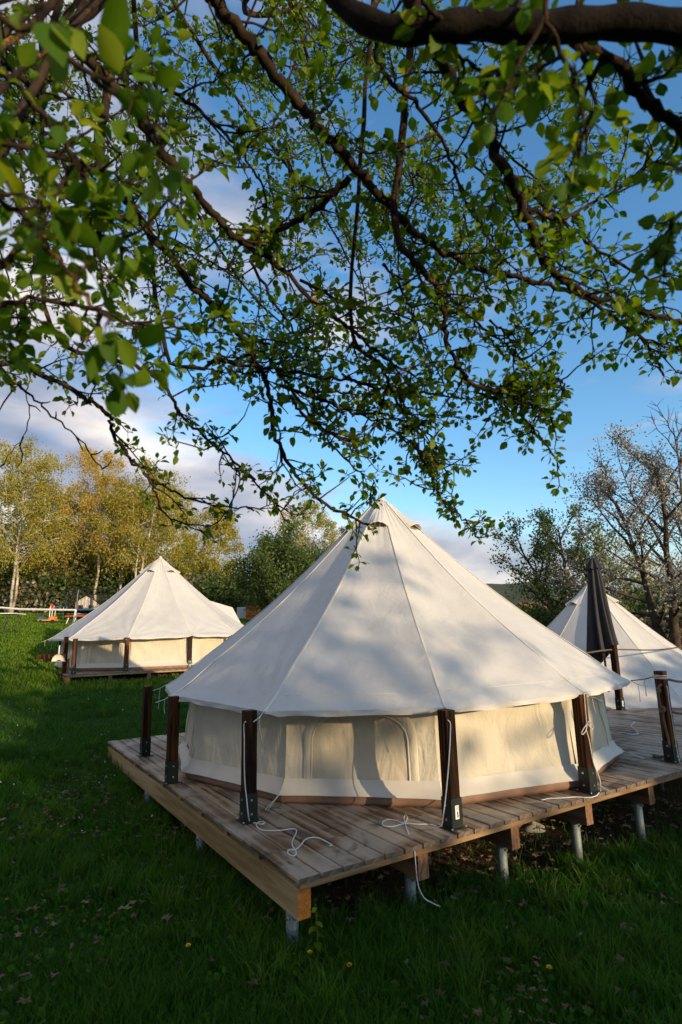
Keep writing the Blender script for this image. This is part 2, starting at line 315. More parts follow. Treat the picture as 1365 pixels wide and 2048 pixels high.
# ------------------------------------------------------------------ terrain
CP = np.array([(-.33, 3.7, -.40), (.4, 4.2, -.44), (1.17, 4.7, -.53), (1.95, 5.2, -.58), (2.7, 5.7, -.62), (-2, 6.3, -.38), (-3.2, 8.0, -.20), (-4.9, 12.4, .24), (-2.5, 13.2, .25),
               (0, 2.5, -.42), (-3, 3, -.36), (3, 3, -.66), (5, 6, -.80), (4.5, 12, -1.0), (8, 13, -1.1), (.5, 8, -.45), (1, 11.5, -.35), (-6.6, 11, .18), (-10, 17, 1.15), (-16, 28, 2.3), (-25, 38, 3.4), (-8, 33, 2.4), (0, 35, 1.7),
               (9, 30, .2), (17, 30, 0), (26, 45, .3), (0, 0, -.42), (0, -20, -.3), (20, -18, -.5), (-15, -10, .2), (15, 5, -1.0), (-14, 6, .5), (40, 30, -.5), (-60, 60, 6), (0, 90, 3), (70, 80, 1.0), (-50, 10, 3), (60, -40, -1), (-40, -50, 0)], float)
def _K(a, b): return np.sqrt(((a[:, None, :2] - b[None, :, :2]) ** 2).sum(-1) + 1.0)
_n = len(CP); _A = np.zeros((_n + 3, _n + 3)); _A[:_n, :_n] = _K(CP, CP); _A[:_n, _n:] = np.c_[np.ones(_n), CP[:, :2]]; _A[_n:, :_n] = _A[:_n, _n:].T
_w = np.linalg.solve(_A, np.concatenate([CP[:, 2], np.zeros(3)]))
def TZ(x, y):
    x, y = np.broadcast_arrays(np.asarray(x, float), np.asarray(y, float)); sh = x.shape
    r = np.hypot(x, y); k = np.minimum(1, 95 / np.maximum(r, 1e-6)); P = np.c_[(x * k).ravel(), (y * k).ravel()]
    z = _K(P, CP) @ _w[:_n] + np.c_[np.ones(len(P)), P] @ _w[_n:]
    z = z.reshape(sh); rr = np.clip((r - 95) / 400, 0, 1); return z * (1 - rr * 0.7) + 0.02 * np.sin(x * 1.3 + 0.5 * y) * np.cos(y * 1.1 - .3 * x)
def tz(x, y): return float(TZ(x, y))
def gpos(px, dist): a = AZ(px, dist); return np.array([a[0], a[1], tz(*a)])

m, t, b, o = newmat('lawn_ground')
pos = tcoord(t, 'Position')
g1 = ramp(t, noise(t, pos, 0.5, 8, 0.62), [(0.3, (0.022, 0.060, 0.009)), (0.5, (0.036, 0.088, 0.012)), (0.68, (0.065, 0.115, 0.018))])
g1 = mixc(t, ramp(t, noise(t, pos, 9, 6, 0.7), [(0.35, 0.75), (0.65, 0.0)]), g1, (0.018, 0.045, 0.009))
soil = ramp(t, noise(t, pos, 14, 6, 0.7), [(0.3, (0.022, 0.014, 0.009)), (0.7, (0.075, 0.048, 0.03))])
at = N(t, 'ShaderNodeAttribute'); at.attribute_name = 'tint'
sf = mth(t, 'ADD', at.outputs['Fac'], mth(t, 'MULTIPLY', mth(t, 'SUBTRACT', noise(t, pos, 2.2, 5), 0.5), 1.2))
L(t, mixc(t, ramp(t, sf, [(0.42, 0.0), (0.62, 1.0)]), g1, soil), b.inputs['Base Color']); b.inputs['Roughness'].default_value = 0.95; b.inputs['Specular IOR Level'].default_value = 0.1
bump(t, b, noise(t, pos, 30, 5, 0.7), 0.9, 0.04)
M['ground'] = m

U = np.array([math.cos(0.57401), math.sin(0.57401)]); Vv = np.array([-U[1], U[0]]); A0 = np.array([-.2922, 3.5247]); H = 1.343
def DK(a, b_, z=0.0, org=None):
    o2 = A0 if org is None else org; p = o2 + U * a + Vv * b_; return np.array([p[0], p[1], z])
RD = np.array([[Vv[0], -U[0], 0], [Vv[1], -U[1], 0], [0, 0, 1.]])        # local x along the planks (v), local y along -u
DL = 5.391; PW = 0.15287; DWID = 36 * PW
LEFTORG = PZ(132.4, 1350, CAMZ - .56 * H); LZ = float(LEFTORG[2]); LORG = LEFTORG[:2]
def under_deck(x, y):
    d = np.stack([x, y], -1)
    r = np.zeros(np.shape(x))
    for org, wid in ((A0, 1e3), (LORG, DWID)):
        q = d - org; a = q @ U; b2 = q @ Vv
        ins = np.minimum(np.minimum(a + .1, wid - a), np.minimum(b2 + .05, np.where(a < DWID, DL, 2.75) - b2))
        r = np.maximum(r, np.clip(ins / 0.4, 0, 1))
    return r
rads = np.concatenate([[0.0], np.geomspace(0.8, 40, 150), np.geomspace(42, 900, 40)]); angs = np.linspace(-PI, PI, 241)
RR, AA = np.meshgrid(rads, angs, indexing='ij'); X, Y = RR * np.sin(AA), RR * np.cos(AA)
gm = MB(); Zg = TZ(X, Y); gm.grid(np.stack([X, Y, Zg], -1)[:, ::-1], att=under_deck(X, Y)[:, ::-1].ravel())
tag(gm.build('ground', M['ground'], smooth=True), 'dark green lawn falling away under the tents', 'ground', kind='structure')
# far wooded ridge
rg = MB(); aa = np.linspace(math.radians(-75), math.radians(75), 160); rows = []
hz = 38 + 7 * np.sin(aa * 9) + 4 * np.sin(aa * 23 + 1) + 2 * np.sin(aa * 61)
for rr_, k in ((430, 0), (470, .75), (520, 1.0), (640, .9), (800, .2)):
    rows.append(np.stack([rr_ * np.sin(aa), rr_ * np.cos(aa), -4 + hz * k + 1.0 * np.sin(aa * 340 + rr_) * k], -1))
m, t, b, o = newmat('wooded_hill'); L(t, ramp(t, noise(t, tcoord(t, 'Position'), 0.06, 8, 0.7), [(0.35, (0.02, 0.035, 0.02)), (0.55, (0.045, 0.06, 0.03)), (0.7, (0.10, 0.085, 0.05))]), b.inputs['Base Color']); b.inputs['Roughness'].default_value = 1
rg.grid(np.array(rows)); tag(rg.build('hills', m, smooth=True), 'low wooded ridge on the horizon', 'hill', kind='structure')

# ------------------------------------------------------------------ decks
def plank_mesh(ln, key):
    if key not in PM: q = MB(); q.cham((ln / 2, 0, -.014), (ln, PW - .014, .028), .005); screws(q, ln); me = PM[key] = q.mesh('plank', M['plank']); me.materials.append(M['plankend']); me.materials.append(M['shoe']); [setattr(p_, 'material_index', 1) for p_ in me.polygons if abs(p_.normal.x) > .9]; [setattr(p_, 'material_index', 2) for p_ in me.polygons if len(p_.vertices) == 3]
    return PM[key]
PM = {}
def screws(q, ln):                                    # dark screw heads in pairs over the battens
    for x_ in np.arange(.04, ln, .55):
        for y_ in (-.045, .045):
            a_ = np.arange(6) * PI / 3; q.add(np.concatenate([np.stack([x_ + .0045 * np.cos(a_), y_ + .0045 * np.sin(a_), 0 * a_ + .0006], 1), [[x_, y_, .0004]]]), None, [[6, k, (k + 1) % 6] for k in range(6)])
def ang_mat(p, jit=0.0):
    R4 = Matrix(((RD[0][0], RD[0][1], 0, p[0]), (RD[1][0], RD[1][1], 0, p[1]), (0, 0, 1, p[2]), (0, 0, 0, 1)))
    return R4 @ Matrix.Rotation(jit, 4, 'Z')
def make_deck(label, sections, org, z0, ends=True):
    root = empty('timber_deck', (org[0], org[1], z0), 0, label, 'deck', 'raised timber decks')
    def loc(a, b_, z): p = U * a + Vv * b_; return (p[0], p[1], z)
    for (k0, k1, ln) in sections:
        for k in range(k0, k1):
            j1 = 0.45 + (0.11 if k % 4 == 2 else 0); pieces = [(0, j1), (j1 + .004, 3.55 if ln > 4 and k % 2 else ln)]
            if ln > 4 and k % 2: pieces.append((3.554, ln))
            for (s0, s1) in pieces:
                d = s1 - s0; link('plank', plank_mesh(d, round(d, 3)), root, mat4=ang_mat(loc((k + .5) * PW, s0, rnd.uniform(-.0015, .0015)), rnd.uniform(-.0006, .0006)))
    ktot = max(s[1] for s in sections); wtot = ktot * PW
    for bi, bv in enumerate(np.arange(.03, DL, .55)):
        w2 = max(s[1] for s in sections if s[2] > bv) * PW if any(s[2] > bv for s in sections) else 0
        if w2 <= 0: continue
        q = MB(); q.box((0, 0, 0), (.06, w2 - .03, .030)); q.build('batten', M['batten'], root, mat4=ang_mat(loc(w2 / 2, bv, -.0435)))
    ju = [.006, .66, 1.313, 1.97, 2.653, 3.33, 4.0, 4.68, 5.35, 6.02, 6.7]
    for ji, a in enumerate(ju):
        a = a * H + .045
        if a > wtot: break
        ln = max(s[2] for s in sections if s[0] * PW <= a <= s[1] * PW + .01)
        q = MB(); q.cham((ln / 2, 0, -.08), (ln - .05, .085, .158), .003)
        jo = q.build('side_beam' if ji == 0 else 'joist', M['beam' if ji == 0 else 'joist'], root, mat4=ang_mat(loc(a, 0, -.0595)))
        if ji == 0:
            q = MB(); q.box((.0235, 0, -.08), (.003, .082, .154)); q.build('end_face', M['orange_end'], jo); 
        for pv in ([.17, 1.75, 3.4, 5.1] if ln > 4 else [.17, 1.5, 2.6]):
            w_ = org + U * a + Vv * pv; gz = tz(*w_) - z0
            if gz > -.25: continue
            q = MB(); q.tube([(0, 0, -.2185), (0, 0, gz - .05)], .037, 14); pl = q.build('steel_pile', M['zinc'], root, loc=loc(a, pv, 0), smooth=True)
            q = MB()
            for sx in (-1, 1): q.tube([(sx * .036 * -Vv[0], -.036 * Vv[1], -.25), (sx * .052 * -Vv[0], -.052 * Vv[1], -.25)], .010, 6)
            q.build('bolt', M['bolt'], pl)
    return root
main_deck = make_deck('large weathered plank deck under the front tent with a yellowish side beam', [(0, 36, DL), (36, 68, 2.75)], A0, 0.0)
left_deck = make_deck('smaller timber deck on stilts under the tent by the lawn', [(0, 36, DL)], LORG, LZ)

# ------------------------------------------------------------------ bell tent
VA = np.radians([-147.1, -115.4, -85.5, -53.0, -22.2, 7.2, 36.6, 66.0, 95.4, 124.7, 154.1, 183.5])
EA = VA.copy(); EA[:5] = np.radians([-149.3, -113.6, -85.2, -54.5, -21.8]); ER = np.full(12, 2.70); ER[:5] = [2.64, 2.90, 2.754, 2.64, 2.69]
EZ = np.full(12, .785); EZ[:5] = [.782, .772, .779, .800, .779]
TC = np.array([.5292, 7.2423]); TH = 3.05
def pol(a, r, z): return np.array([math.cos(a) * r, math.sin(a) * r, z])
def vnoise(x, y, seed=0):                 # cheap smooth pseudo-noise
    s = np.zeros(np.broadcast(x, y).shape); r2 = np.random.default_rng(seed)
    for i in range(7):
        f = r2.uniform(.6, 1.6) * (1.6 ** (i % 4)); th_ = r2.uniform(0, 2 * PI); s = s + np.sin(f * (x * math.cos(th_) + y * math.sin(th_)) + r2.uniform(0, 6)) / (1 + i % 4)
    return s / 3
def seam_pt(i, tt):                       # seam line of vertex i, tt 0 apex .. 1 eave
    e = pol(EA[i], ER[i], EZ[i]); ap = pol(EA[i], .05, TH); tt = np.asarray(tt)[..., None]
    p = ap + (e - ap) * tt; sag = .105 * np.sin(PI * tt ** 1.15) + .02 * np.exp(-((tt - .95) / .06) ** 2)
    nrm = np.array([-math.cos(EA[i]) * .62, -math.sin(EA[i]) * .62, -.78]); return p + nrm * sag
def panel_pt(i, ss, tt, wr=True):
    j = (i + 1) % 12; a, c = seam_pt(i, tt), seam_pt(j, tt); s3 = np.asarray(ss)[..., None]; p = a + (c - a) * s3
    mid = EA[i] + ((EA[j] - EA[i]) % (2 * PI)) / 2; nrm = np.array([math.cos(mid) * .62, math.sin(mid) * .62, .78])
    d = -.030 * np.sin(PI * ss) * np.sin(PI * np.clip(tt, 0, 1)) 
    if wr:                                # folds fanning out of the two lower corners, soft ripples along the seams
        for cs in (0., 1.):
            dx, dy = np.abs(ss - cs) * 1.35, (1.0 - tt) * 3.2; rr2 = np.hypot(dx, dy); th_ = np.arctan2(dy, dx + 1e-6)
            d = d + .011 * np.sin(th_ * 15 + i * 1.7 + 1.5 * np.sin(rr2 * 2)) * np.exp(-rr2 / .75) * np.clip(rr2 * 6, 0, 1)
        d = d + .006 * vnoise(ss * 9, tt * 5, i) * np.clip(np.sin(PI * ss) * 3, 0, 1)
        d = d + .006 * np.sin(ss * 22 + i) * np.exp(-((tt - .1) / .1) ** 2)
    return p + nrm * np.asarray(d)[..., None]
def tube_on(pts, r, n=5): q = MB(); q.tube(pts, r, n); return q
def make_tent(label, loc):
    root = empty('bell_tent', loc, 0, label, 'tent', 'cream canvas bell tents')
    S, T2 = np.meshgrid(np.linspace(0, 1, 27), np.concatenate([np.linspace(0, .85, 30), np.linspace(.865, 1, 12)]), indexing='ij')
    for i in range(12):
        j = (i + 1) % 12; G = panel_pt(i, S, T2); q = MB(); q.grid(G); q.build('roof_panel', M['canvas'], root, smooth=True)
        # hem flap hanging under the eave
        E = G[:, -1]; mid = EA[i] + ((EA[j] - EA[i]) % (2 * PI)) / 2; out = np.array([math.cos(mid), math.sin(mid), 0])
        s1 = np.linspace(0, 1, 27)[:, None]; dr = (.042 + .005 * np.sin(s1 * 17 + i)) * np.clip(np.sin(PI * s1) * 4, .25, 1)
        q = MB(); q.grid(np.stack([E + out * .001, E - np.array([0, 0, 1.]) * dr * .5 + out * .006 * np.sin(s1 * 31), E - np.array([0, 0, 1.]) * dr + out * (.010 * np.sin(s1 * 23 + i))], 1)); q.build('hem', M['canvas'], root, smooth=True)
        tt = np.linspace(.03, 1, 30); P = seam_pt(i, tt); nr_ = np.array([math.cos(EA[i]) * .62, math.sin(EA[i]) * .62, .78]); ta = np.array([-math.sin(EA[i]), math.cos(EA[i]), 0])
        q = MB(); q.grid(np.stack([P - ta * .012 + nr_ * .000, P - ta * .009 + nr_ * .006, P + ta * .009 + nr_ * .006, P + ta * .012 + nr_ * .000], 1)); q.build('seam', M['seam'], root)
        st = np.linspace(.02, .98, 24); P = panel_pt(i, st, np.full(24, .945)) ; q = MB(); q.tube(P, .0022, 4); q.build('stitch_line', M['seam'], root)
        # wall
        dxy = np.array([math.cos((VA[i] + VA[i] + ((VA[j] - VA[i]) % (2 * PI))) / 2), math.sin((VA[i] + VA[i] + ((VA[j] - VA[i]) % (2 * PI))) / 2), 0])
        sg, hg = np.meshgrid(np.linspace(0, 1, 31), np.linspace(0, 1, 26), indexing='ij')
        def wallp(sg, hg, off=0.0, wr=True):
            z = .10 + (.80 - .10) * hg; rr3 = 2.405 + .045 * (1 - hg) ** 2
            a = np.stack([rr3 * math.cos(VA[i]), rr3 * math.sin(VA[i]), z], -1); c = np.stack([rr3 * math.cos(VA[j]), rr3 * math.sin(VA[j]), z], -1)
            p = a + (c - a) * sg[..., None]; d = off - .012 * np.sin(PI * sg) * np.sin(PI * hg)
            if wr:
                for cs in (0., 1.):
                    dx, dy = np.abs(sg - cs) * 1.3, (1.0 - hg) * .7; r4 = np.hypot(dx, dy); t4 = np.arctan2(dy, dx + 1e-6)
                    d = d + .016 * np.sin(t4 * 11 + i * 2.3 + r4 * 2) * np.exp(-r4 / .55) * np.clip(r4 * 5, 0, 1)
                d = d + .009 * vnoise(sg * 8 + hg * 3, hg * 4 - sg * 3, i + 40)
            return p + dxy * np.asarray(d)[..., None]
        q = MB(); q.grid(wallp(sg, hg)); wp = q.build('wall_panel', M['wallcanvas'], root, smooth=True)
        if i % 2 == 1 and i != 6:          # arched window closed by its flap
            def arch(w, h0, h1, n=40):
                ss_, hh_ = [], []; rx, rz = w * .30, (h1 - h0) * .36
                for a_ in np.linspace(0, 1, n):
                    if a_ < .28: ss_.append(.5 - w / 2); hh_.append(h0 + (h1 - rz - h0) * a_ / .28)
                    elif a_ < .40: g_ = (a_ - .28) / .12 * PI / 2; ss_.append(.5 - w / 2 + rx * (1 - math.cos(g_))); hh_.append(h1 - rz + rz * math.sin(g_))
                    elif a_ < .60: ss_.append(.5 - w / 2 + rx + (w - 2 * rx) * (a_ - .4) / .2); hh_.append(h1)
                    elif a_ < .72: g_ = (a_ - .60) / .12 * PI / 2; ss_.append(.5 + w / 2 - rx + rx * math.sin(g_)); hh_.append(h1 - rz + rz * math.cos(g_))
                    else: ss_.append(.5 + w / 2); hh_.append(h1 - rz - (h1 - rz - h0) * (a_ - .72) / .28)
                return np.array(ss_), np.array(hh_)
            so, ho = arch(.76, .04, .93); si, hi = arch(.64, .05, .82)
            fl = []
            for kk in range(14):
                a_, b2 = so, ho; f_ = kk / 13; fl.append(wallp(.5 + (si - .5) * (1 - f_), .10 + (hi - .10) * (1 - f_) + .0 , .006))
            q = MB(); q.grid(np.array(fl)); wf = q.build('window', M['flap'], wp, smooth=True)
            q = MB(); G2 = np.stack([wallp(so, ho, .0045), wallp(so * .85 + si * .15, ho * .85 + hi * .15, .016), wallp(so * .2 + si * .8, ho * .2 + hi * .8, .016), wallp(si, hi, .005)], 1); q.grid(G2); q.build('window_border', M['wallcanvas'], wp, smooth=True)
            q = MB(); q.tube(wallp(si, hi, .014), .006, 5); q.build('zip', M['seam'], wp)
        # mud flap and brown tub
        mp_ = []
        for (r_, z_) in ((2.450, .185), (2.464, .150), (2.487, .120), (2.512, .096)):
            a = pol(VA[i], r_ + (.035 if z_ < .10 else 0), z_ - (.02 if z_ < .10 else 0)); c = pol(VA[j], r_ + (.035 if z_ < .10 else 0), z_ - (.02 if z_ < .10 else 0)); s5 = np.linspace(0, 1, 21)[:, None]
            mp_.append(a + (c - a) * s5 + dxy * (-.022 * np.sin(PI * s5) * (z_ < .10) + .004 * np.sin(s5 * 19 + i)))
        q = MB(); q.grid(np.array(mp_)); q.build('mud_flap', M['mudflap'], root, smooth=True)
        tb = []
        for (r_, z_) in ((2.475, .12), (2.490, .10), (2.500, .03), (2.485, .0015), (2.3, .0015)):
            a = pol(VA[i], r_, z_); c = pol(VA[j], r_, z_); s5 = np.linspace(0, 1, 21)[:, None]; tb.append(a + (c - a) * s5 + dxy * .004 * np.sin(s5 * 27 + 2 * i))
        q = MB(); q.grid(np.array(tb)); q.build('groundsheet', M['sheet'], root, smooth=True)
        # corner guy to its post and the peg strap at the floor
        e = pol(EA[i], ER[i], EZ[i]); q = MB(); q.tube(smoothline([e, e + pol(EA[i], .06, -.035), e + pol(EA[i], .15, -.06)], 4), .0035, 5)
        q.tube(smoothline([e + pol(EA[i], .06, -.035), e + pol(EA[i], .065, -.1), e + pol(EA[i] + .4, .07, -.17 - .05 * (i % 3))], 4), .003, 5); q.build('guy_line', M['cord'], root)
        bse = pol(VA[i], 2.545, .075); q = MB()
        for k_ in (-1, 1): q.tube([bse, pol(VA[i] + k_ * .004, 2.72, .012)], .0028, 5)
        q.build('floor_strap', M['cord'], root)
        if i % 2 == 1:                     # vent hood near the peak
            s6, t6 = np.meshgrid(np.linspace(.02, .98, 17), np.linspace(.015, .188, 12), indexing='ij')
            mid2 = EA[i] + ((EA[j] - EA[i]) % (2 * PI)) / 2; nv = np.array([math.cos(mid2) * .62, math.sin(mid2) * .62, .78]); lift = .095 * np.sin(PI * s6) ** .8 * np.clip((t6 - .03) / .158, 0, 1) ** 1.8
            G3 = panel_pt(i, s6, t6, False) + nv * (.004 + lift + .004 * np.sin(s6 * 26) * (t6 > .05) * np.sin(PI * s6))[..., None]
            q = MB(); q.grid(G3); hd = q.build('vent_hood', M['canvas'], root, smooth=True)
            q = MB(); q.tube(G3[:, -1], .0045, 5); q.build('hood_edge', M['seam'], hd)
            s7, t7 = np.meshgrid(np.linspace(.1, .9, 9), np.linspace(.10, .180, 6), indexing='ij'); q = MB(); q.grid(panel_pt(i, s7, t7, False) + nv * .004); q.build('vent_mesh', M['sheet'], hd)
    q = MB(); q.lathe([(.004, TH + .075), (.03, TH + .06), (.045, TH + .02), (.07, TH - .02), (.115, TH - .085)], n=24); q.build('peak_cap', M['canvas'], root, smooth=True)
    # doorway canopy at the back
    i, j = 6, 7; mid = (EA[6] + EA[7]) / 2; Pk = pol(mid, 2.62, 1.66); S0 = panel_pt(6, np.array(.5), np.array(.42)); C1, C2 = pol(EA[6], ER[6], EZ[6]), pol(EA[7], ER[7], EZ[7])
    q = MB()
    for a, b2 in ((C1, 0), (C2, 1)):
        g = np.array([[S0 + (Pk - S0) * f + ((S0 + (a - S0) * f) - (S0 + (Pk - S0) * f)) * h for h in np.linspace(0, 1, 9)] for f in np.linspace(0, 1, 13)]); q.grid(g + np.array([0, 0, .012]))
    q.build('door_canopy', M['canvas'], root, smooth=True)
    q = MB(); q.add([Pk, C1, C2, pol(EA[6], 2.5, .03), pol(EA[7], 2.5, .03)], [[1, 3, 4, 2]], [[0, 1, 2]]); q.build('door', M['wallcanvas'], root)
    return root
tent = make_tent('biggest cream bell tent standing on the wide front deck', (TC[0], TC[1], 0))
offT = TC - A0
left_tent = copy_tree(tent); left_tent.location = (LORG[0] + offT[0], LORG[1] + offT[1], LZ)
left_tent.scale = (1.06, 1.06, 1.0); left_tent.location.x -= .05
left_tent['label'] = 'sunlit cream bell tent beside the lawn and birches'
RTC = PX(1190, 1252, 9.2 * H); right_tent = copy_tree(tent); right_tent.location = (RTC[0], RTC[1], -.76)
right_tent['label'] = 'cream bell tent standing lower down behind the closed parasol'
right_deck = make_deck('low deck carrying the tent behind the parasol', [(0, 36, DL)], RTC[:2] - offT, -.76)

# ------------------------------------------------------------------ posts
RU = np.array([[U[0], Vv[0], 0], [U[1], Vv[1], 0], [0, 0, 1.]])
def make_post(label, loc, h=.78, group='dark wooden posts round the tents', sticker=False, w=.092):
    root = empty('wooden_post', loc, 0.57401, label, 'post', group)
    q = MB(); q.cham((0, 0, 0), (h - .012, w, w), .004, [[0, 0, 1], [0, 1, 0], [-1, 0, 0]]); q.build('timber', M['post'], root, loc=(0, 0, h / 2 + .006))
    q = MB(); q.box((0, -w / 2 - .003, .10), (w + .008, .005, .19)); q.box((0, w / 2 + .003, .10), (w + .008, .005, .19)); q.box((-w / 2 - .003, 0, .10), (.005, w, .19)); q.box((w / 2 + .003, 0, .10), (.005, w, .19)); sh = q.build('steel_shoe', M['shoe'], root)
    q = MB(); q.box((0, 0, .004), (.155, .155, .006)); q.build('base_plate', M['shoe'], root)
    for sx in (-1, 1):
        for sy in (-1, 1): q2 = MB(); q2.lathe([(.008, 0), (.008, .004), (.004, .007), (0, .007)], (sx * .064, sy * .064, .0075), 8); q2.build('screw', M['bolt'], root)
    for zz in (.055, .15):
        q2 = MB(); q2.tube([(-w / 2 - .004, 0, zz), (-w / 2 - .013, 0, zz)], .009, 6); q2.build('bolt', M['bolt'], sh)
        q2 = MB(); q2.tube([(.0, -w / 2 - .004, zz), (0, -w / 2 - .012, zz)], .008, 6); (q2.build('bolt', M['bolt'], sh) if not sticker else None)
    if sticker:
        q = MB(); q.box((0, -w / 2 - .0062, .105), (.034, .0006, .088)); lb = q.build('sticker', M['white'], sh)
        q = MB()
        for k in range(5): q.box((.003, -w / 2 - .0068, .142 - k * .006), (.024 - .004 * (k % 2), .0004, .002))
        q.box((.004, -w / 2 - .0068, .090), (.011, .0004, .038)); q.build('print', M['black'], sh)
    return root
def at_uv(a, b_, z=0, org=None): return DK(a * H, b_ * H, z, org)
PL = [((.132, 3.051), 'dark post at the far end of the deck side, apart from the tent'), ((.046, 1.968), 'dark post under the eave corner half way along the deck side'), ((.146, .845), 'dark post with white cord hanging from its hole by the near deck corner'),
      ((.967, .094), 'post with white sticker on its steel shoe at the plank ends'), ((2.096, .07), 'sunlit orange brown post with cord tied in a bow')]
posts = []
for k, ((a, b_), lb) in enumerate(PL): posts.append(make_post(lb, at_uv(a, b_), sticker=(k == 3)))
for (a, b_), lb in [((1.0, 3.93), 'deck post hidden behind the front tent on the far edge'), ((2.1, 3.95), 'second deck post behind the front tent'), ((3.05, 3.9), 'third deck post behind the front tent')]:
    o_ = copy_tree(posts[0]); o_.location = at_uv(a, b_); o_['label'] = lb
LL = ['outermost dark post of the lawn side tent with pale band', 'dark post beside the hanging dustpan', 'post before the window panel of the sunlit tent', 'second post along the sunlit tent wall', 'post at the far end of the sunlit tent deck edge']
lp = [(.135, 2.95), (.046, 1.1), (.146, .25), (.967, .094), (2.096, .07)]
for (px_, dn, ), lb in zip([(112, 0), (139, 0), (252, 0), (379, 0), (466, 0)], LL):
    o_ = copy_tree(posts[0]); 
    vv_ = {112: 2.6, 139: .13, 252: .10, 379: .10, 466: .12}[px_]
    p = DK(.16, vv_, LZ, LORG) if px_ < 140 else PPL(px_, 1335, DK(0, vv_, LZ, LORG), (-Vv[0], -Vv[1], 0)); o_.location = (p[0], p[1], LZ); o_['label'] = lb
rail1 = make_post('taller post beside the closed parasol holding the barrier rope', at_uv(5.555, 1.98), 1.04, 'rope railing posts', True)
rail2 = make_post('black post wrapped with thick knotted rope and white string', at_uv(3.296, .185), .88, 'rope railing posts')
rail3 = copy_tree(rail1); rail3.location = at_uv(4.15, 2.0); rail3['label'] = 'rope railing post hidden behind the front tent'
rail4 = copy_tree(rail1); rail4.location = at_uv(7.6, 1.98); rail4['label'] = 'rope railing post beyond the parasol at the deck edge'

# ------------------------------------------------------------------ cords and ropes
def cord(name, label, pts, r, mat='cord', cat='cord', group=None, k=5, n=6):
    q = MB(); q.tube(smoothline(pts, k), r, n); o_ = q.build(name, M[mat], smooth=True); return tag(o_, label, cat, group)
def D2(L_, z=.0055): return [PZ(x, y, z) for x, y in L_]
p3 = at_uv(.146, .845); fu = p3[:2] - U * .056
c1 = [PPL(x, y, (*fu, 0), (-U[0], -U[1], 0)) for x, y in [(491.5, 1443), (488.5, 1450), (489, 1480), (489, 1520), (490, 1560), (494, 1600), (497, 1628)]]
c1 += D2([(500, 1643), (512, 1646), (523, 1648.5), (530, 1645.5), (521, 1643), (513, 1648), (518, 1657), (530, 1661), (560, 1661), (583, 1658), (593, 1660), (592, 1668), (586, 1680), (585, 1690), (591, 1701), (593, 1708), (586, 1712), (576, 1706), (579, 1700), (592, 1699), (604, 1688), (610, 1680), (625, 1675), (640, 1677), (655, 1684), (664, 1690), (660, 1692)])
cord('cord', 'white cord running from a post hole into loops at the near deck corner', c1, .0045)
p4 = at_uv(.967, .094); fv = p4[:2] - Vv * .057
c2 = [PPL(x, y, (*fv, 0), (-Vv[0], -Vv[1], 0)) for x, y in [(896, 1440), (901, 1447), (901, 1470), (899, 1510), (896, 1550), (891, 1600), (887, 1630)]]
c2 += D2([(881.5, 1653), (860, 1648.5), (835, 1648.5), (812, 1647), (786, 1653), (768, 1651.5), (766, 1644), (777, 1639), (792, 1641), (809, 1646), (815, 1636), (812, 1628.5), (808.5, 1636), (810.8, 1647), (815, 1661), (824, 1677)])
c2[-1] = c2[-1] - np.array([0, 0, .03])
ed = lambda x, y, off=.012: PPL(x, y, DK(0, -off), (-Vv[0], -Vv[1], 0))
c2 += [c2[-1] + np.array([0, 0, -.06])]
cord('cord', 'white cord tied in a bow on the planks below the stickered post', c2, .0045)
c2b = [ed(830, 1702), ed(832, 1730), ed(835, 1760), ed(840, 1780, .03), ed(850, 1797, .05), ed(865, 1806, .06), ed(880, 1813, .06)]
cord('cord', 'white cord end hanging below the deck edge into the grass', c2b, .004)
p5 = at_uv(2.096, .07); f5 = p5[:2] - Vv * .06
pp = lambda x, y, off=0: PPL(1100 + x * .1465, 1360 + y * .1465, (*(f5 - Vv * off), 0), (-Vv[0], -Vv[1], 0))
c3 = [pp(470, 180), pp(476, 280), pp(488, 420), pp(500, 560), pp(505, 640, .01), pp(500, 690), pp(540, 830), pp(580, 1050), pp(612, 1180), pp(660, 1290), pp(690, 1400, .01)]
c3 += D2([(1200, 1580), (1195, 1590), (1186, 1594), (1173, 1595), (1151, 1594), (1122, 1596), (1100, 1597), (1083, 1600)])
cord('cord', 'white cord down the sunlit post and out along the plank ends', c3, .0045)
c3b = [pp(500, 610, .012), pp(545, 560, .014), pp(590, 640, .014), pp(570, 672, .014), pp(520, 605, .014), pp(478, 640, .014), pp(434, 720, .014), pp(452, 742, .014), pp(492, 690, .014), pp(505, 620, .016)]
cord('cord', 'bow knot of white cord on the sunlit post', c3b, .0042)
cord('cord', 'loose white cord lying on the grey planks beyond the front tent', D2([(1234.8, 1464.7), (1251, 1466), (1261, 1468.7), (1274, 1468), (1276.5, 1466), (1268.5, 1458), (1262.6, 1453.8), (1264, 1449), (1270, 1444.7), (1276.5, 1445.7), (1268, 1444), (1261, 1442), (1250, 1441)], .007), .006)
p6 = at_uv(3.296, .185); f6 = p6[:2] - U * .065
qq = lambda x, y, off=0: PPL(1100 + x * .2197, 1250 + y * .2197, (*(f6 - U * off), 0), (-U[0], -U[1], 0))
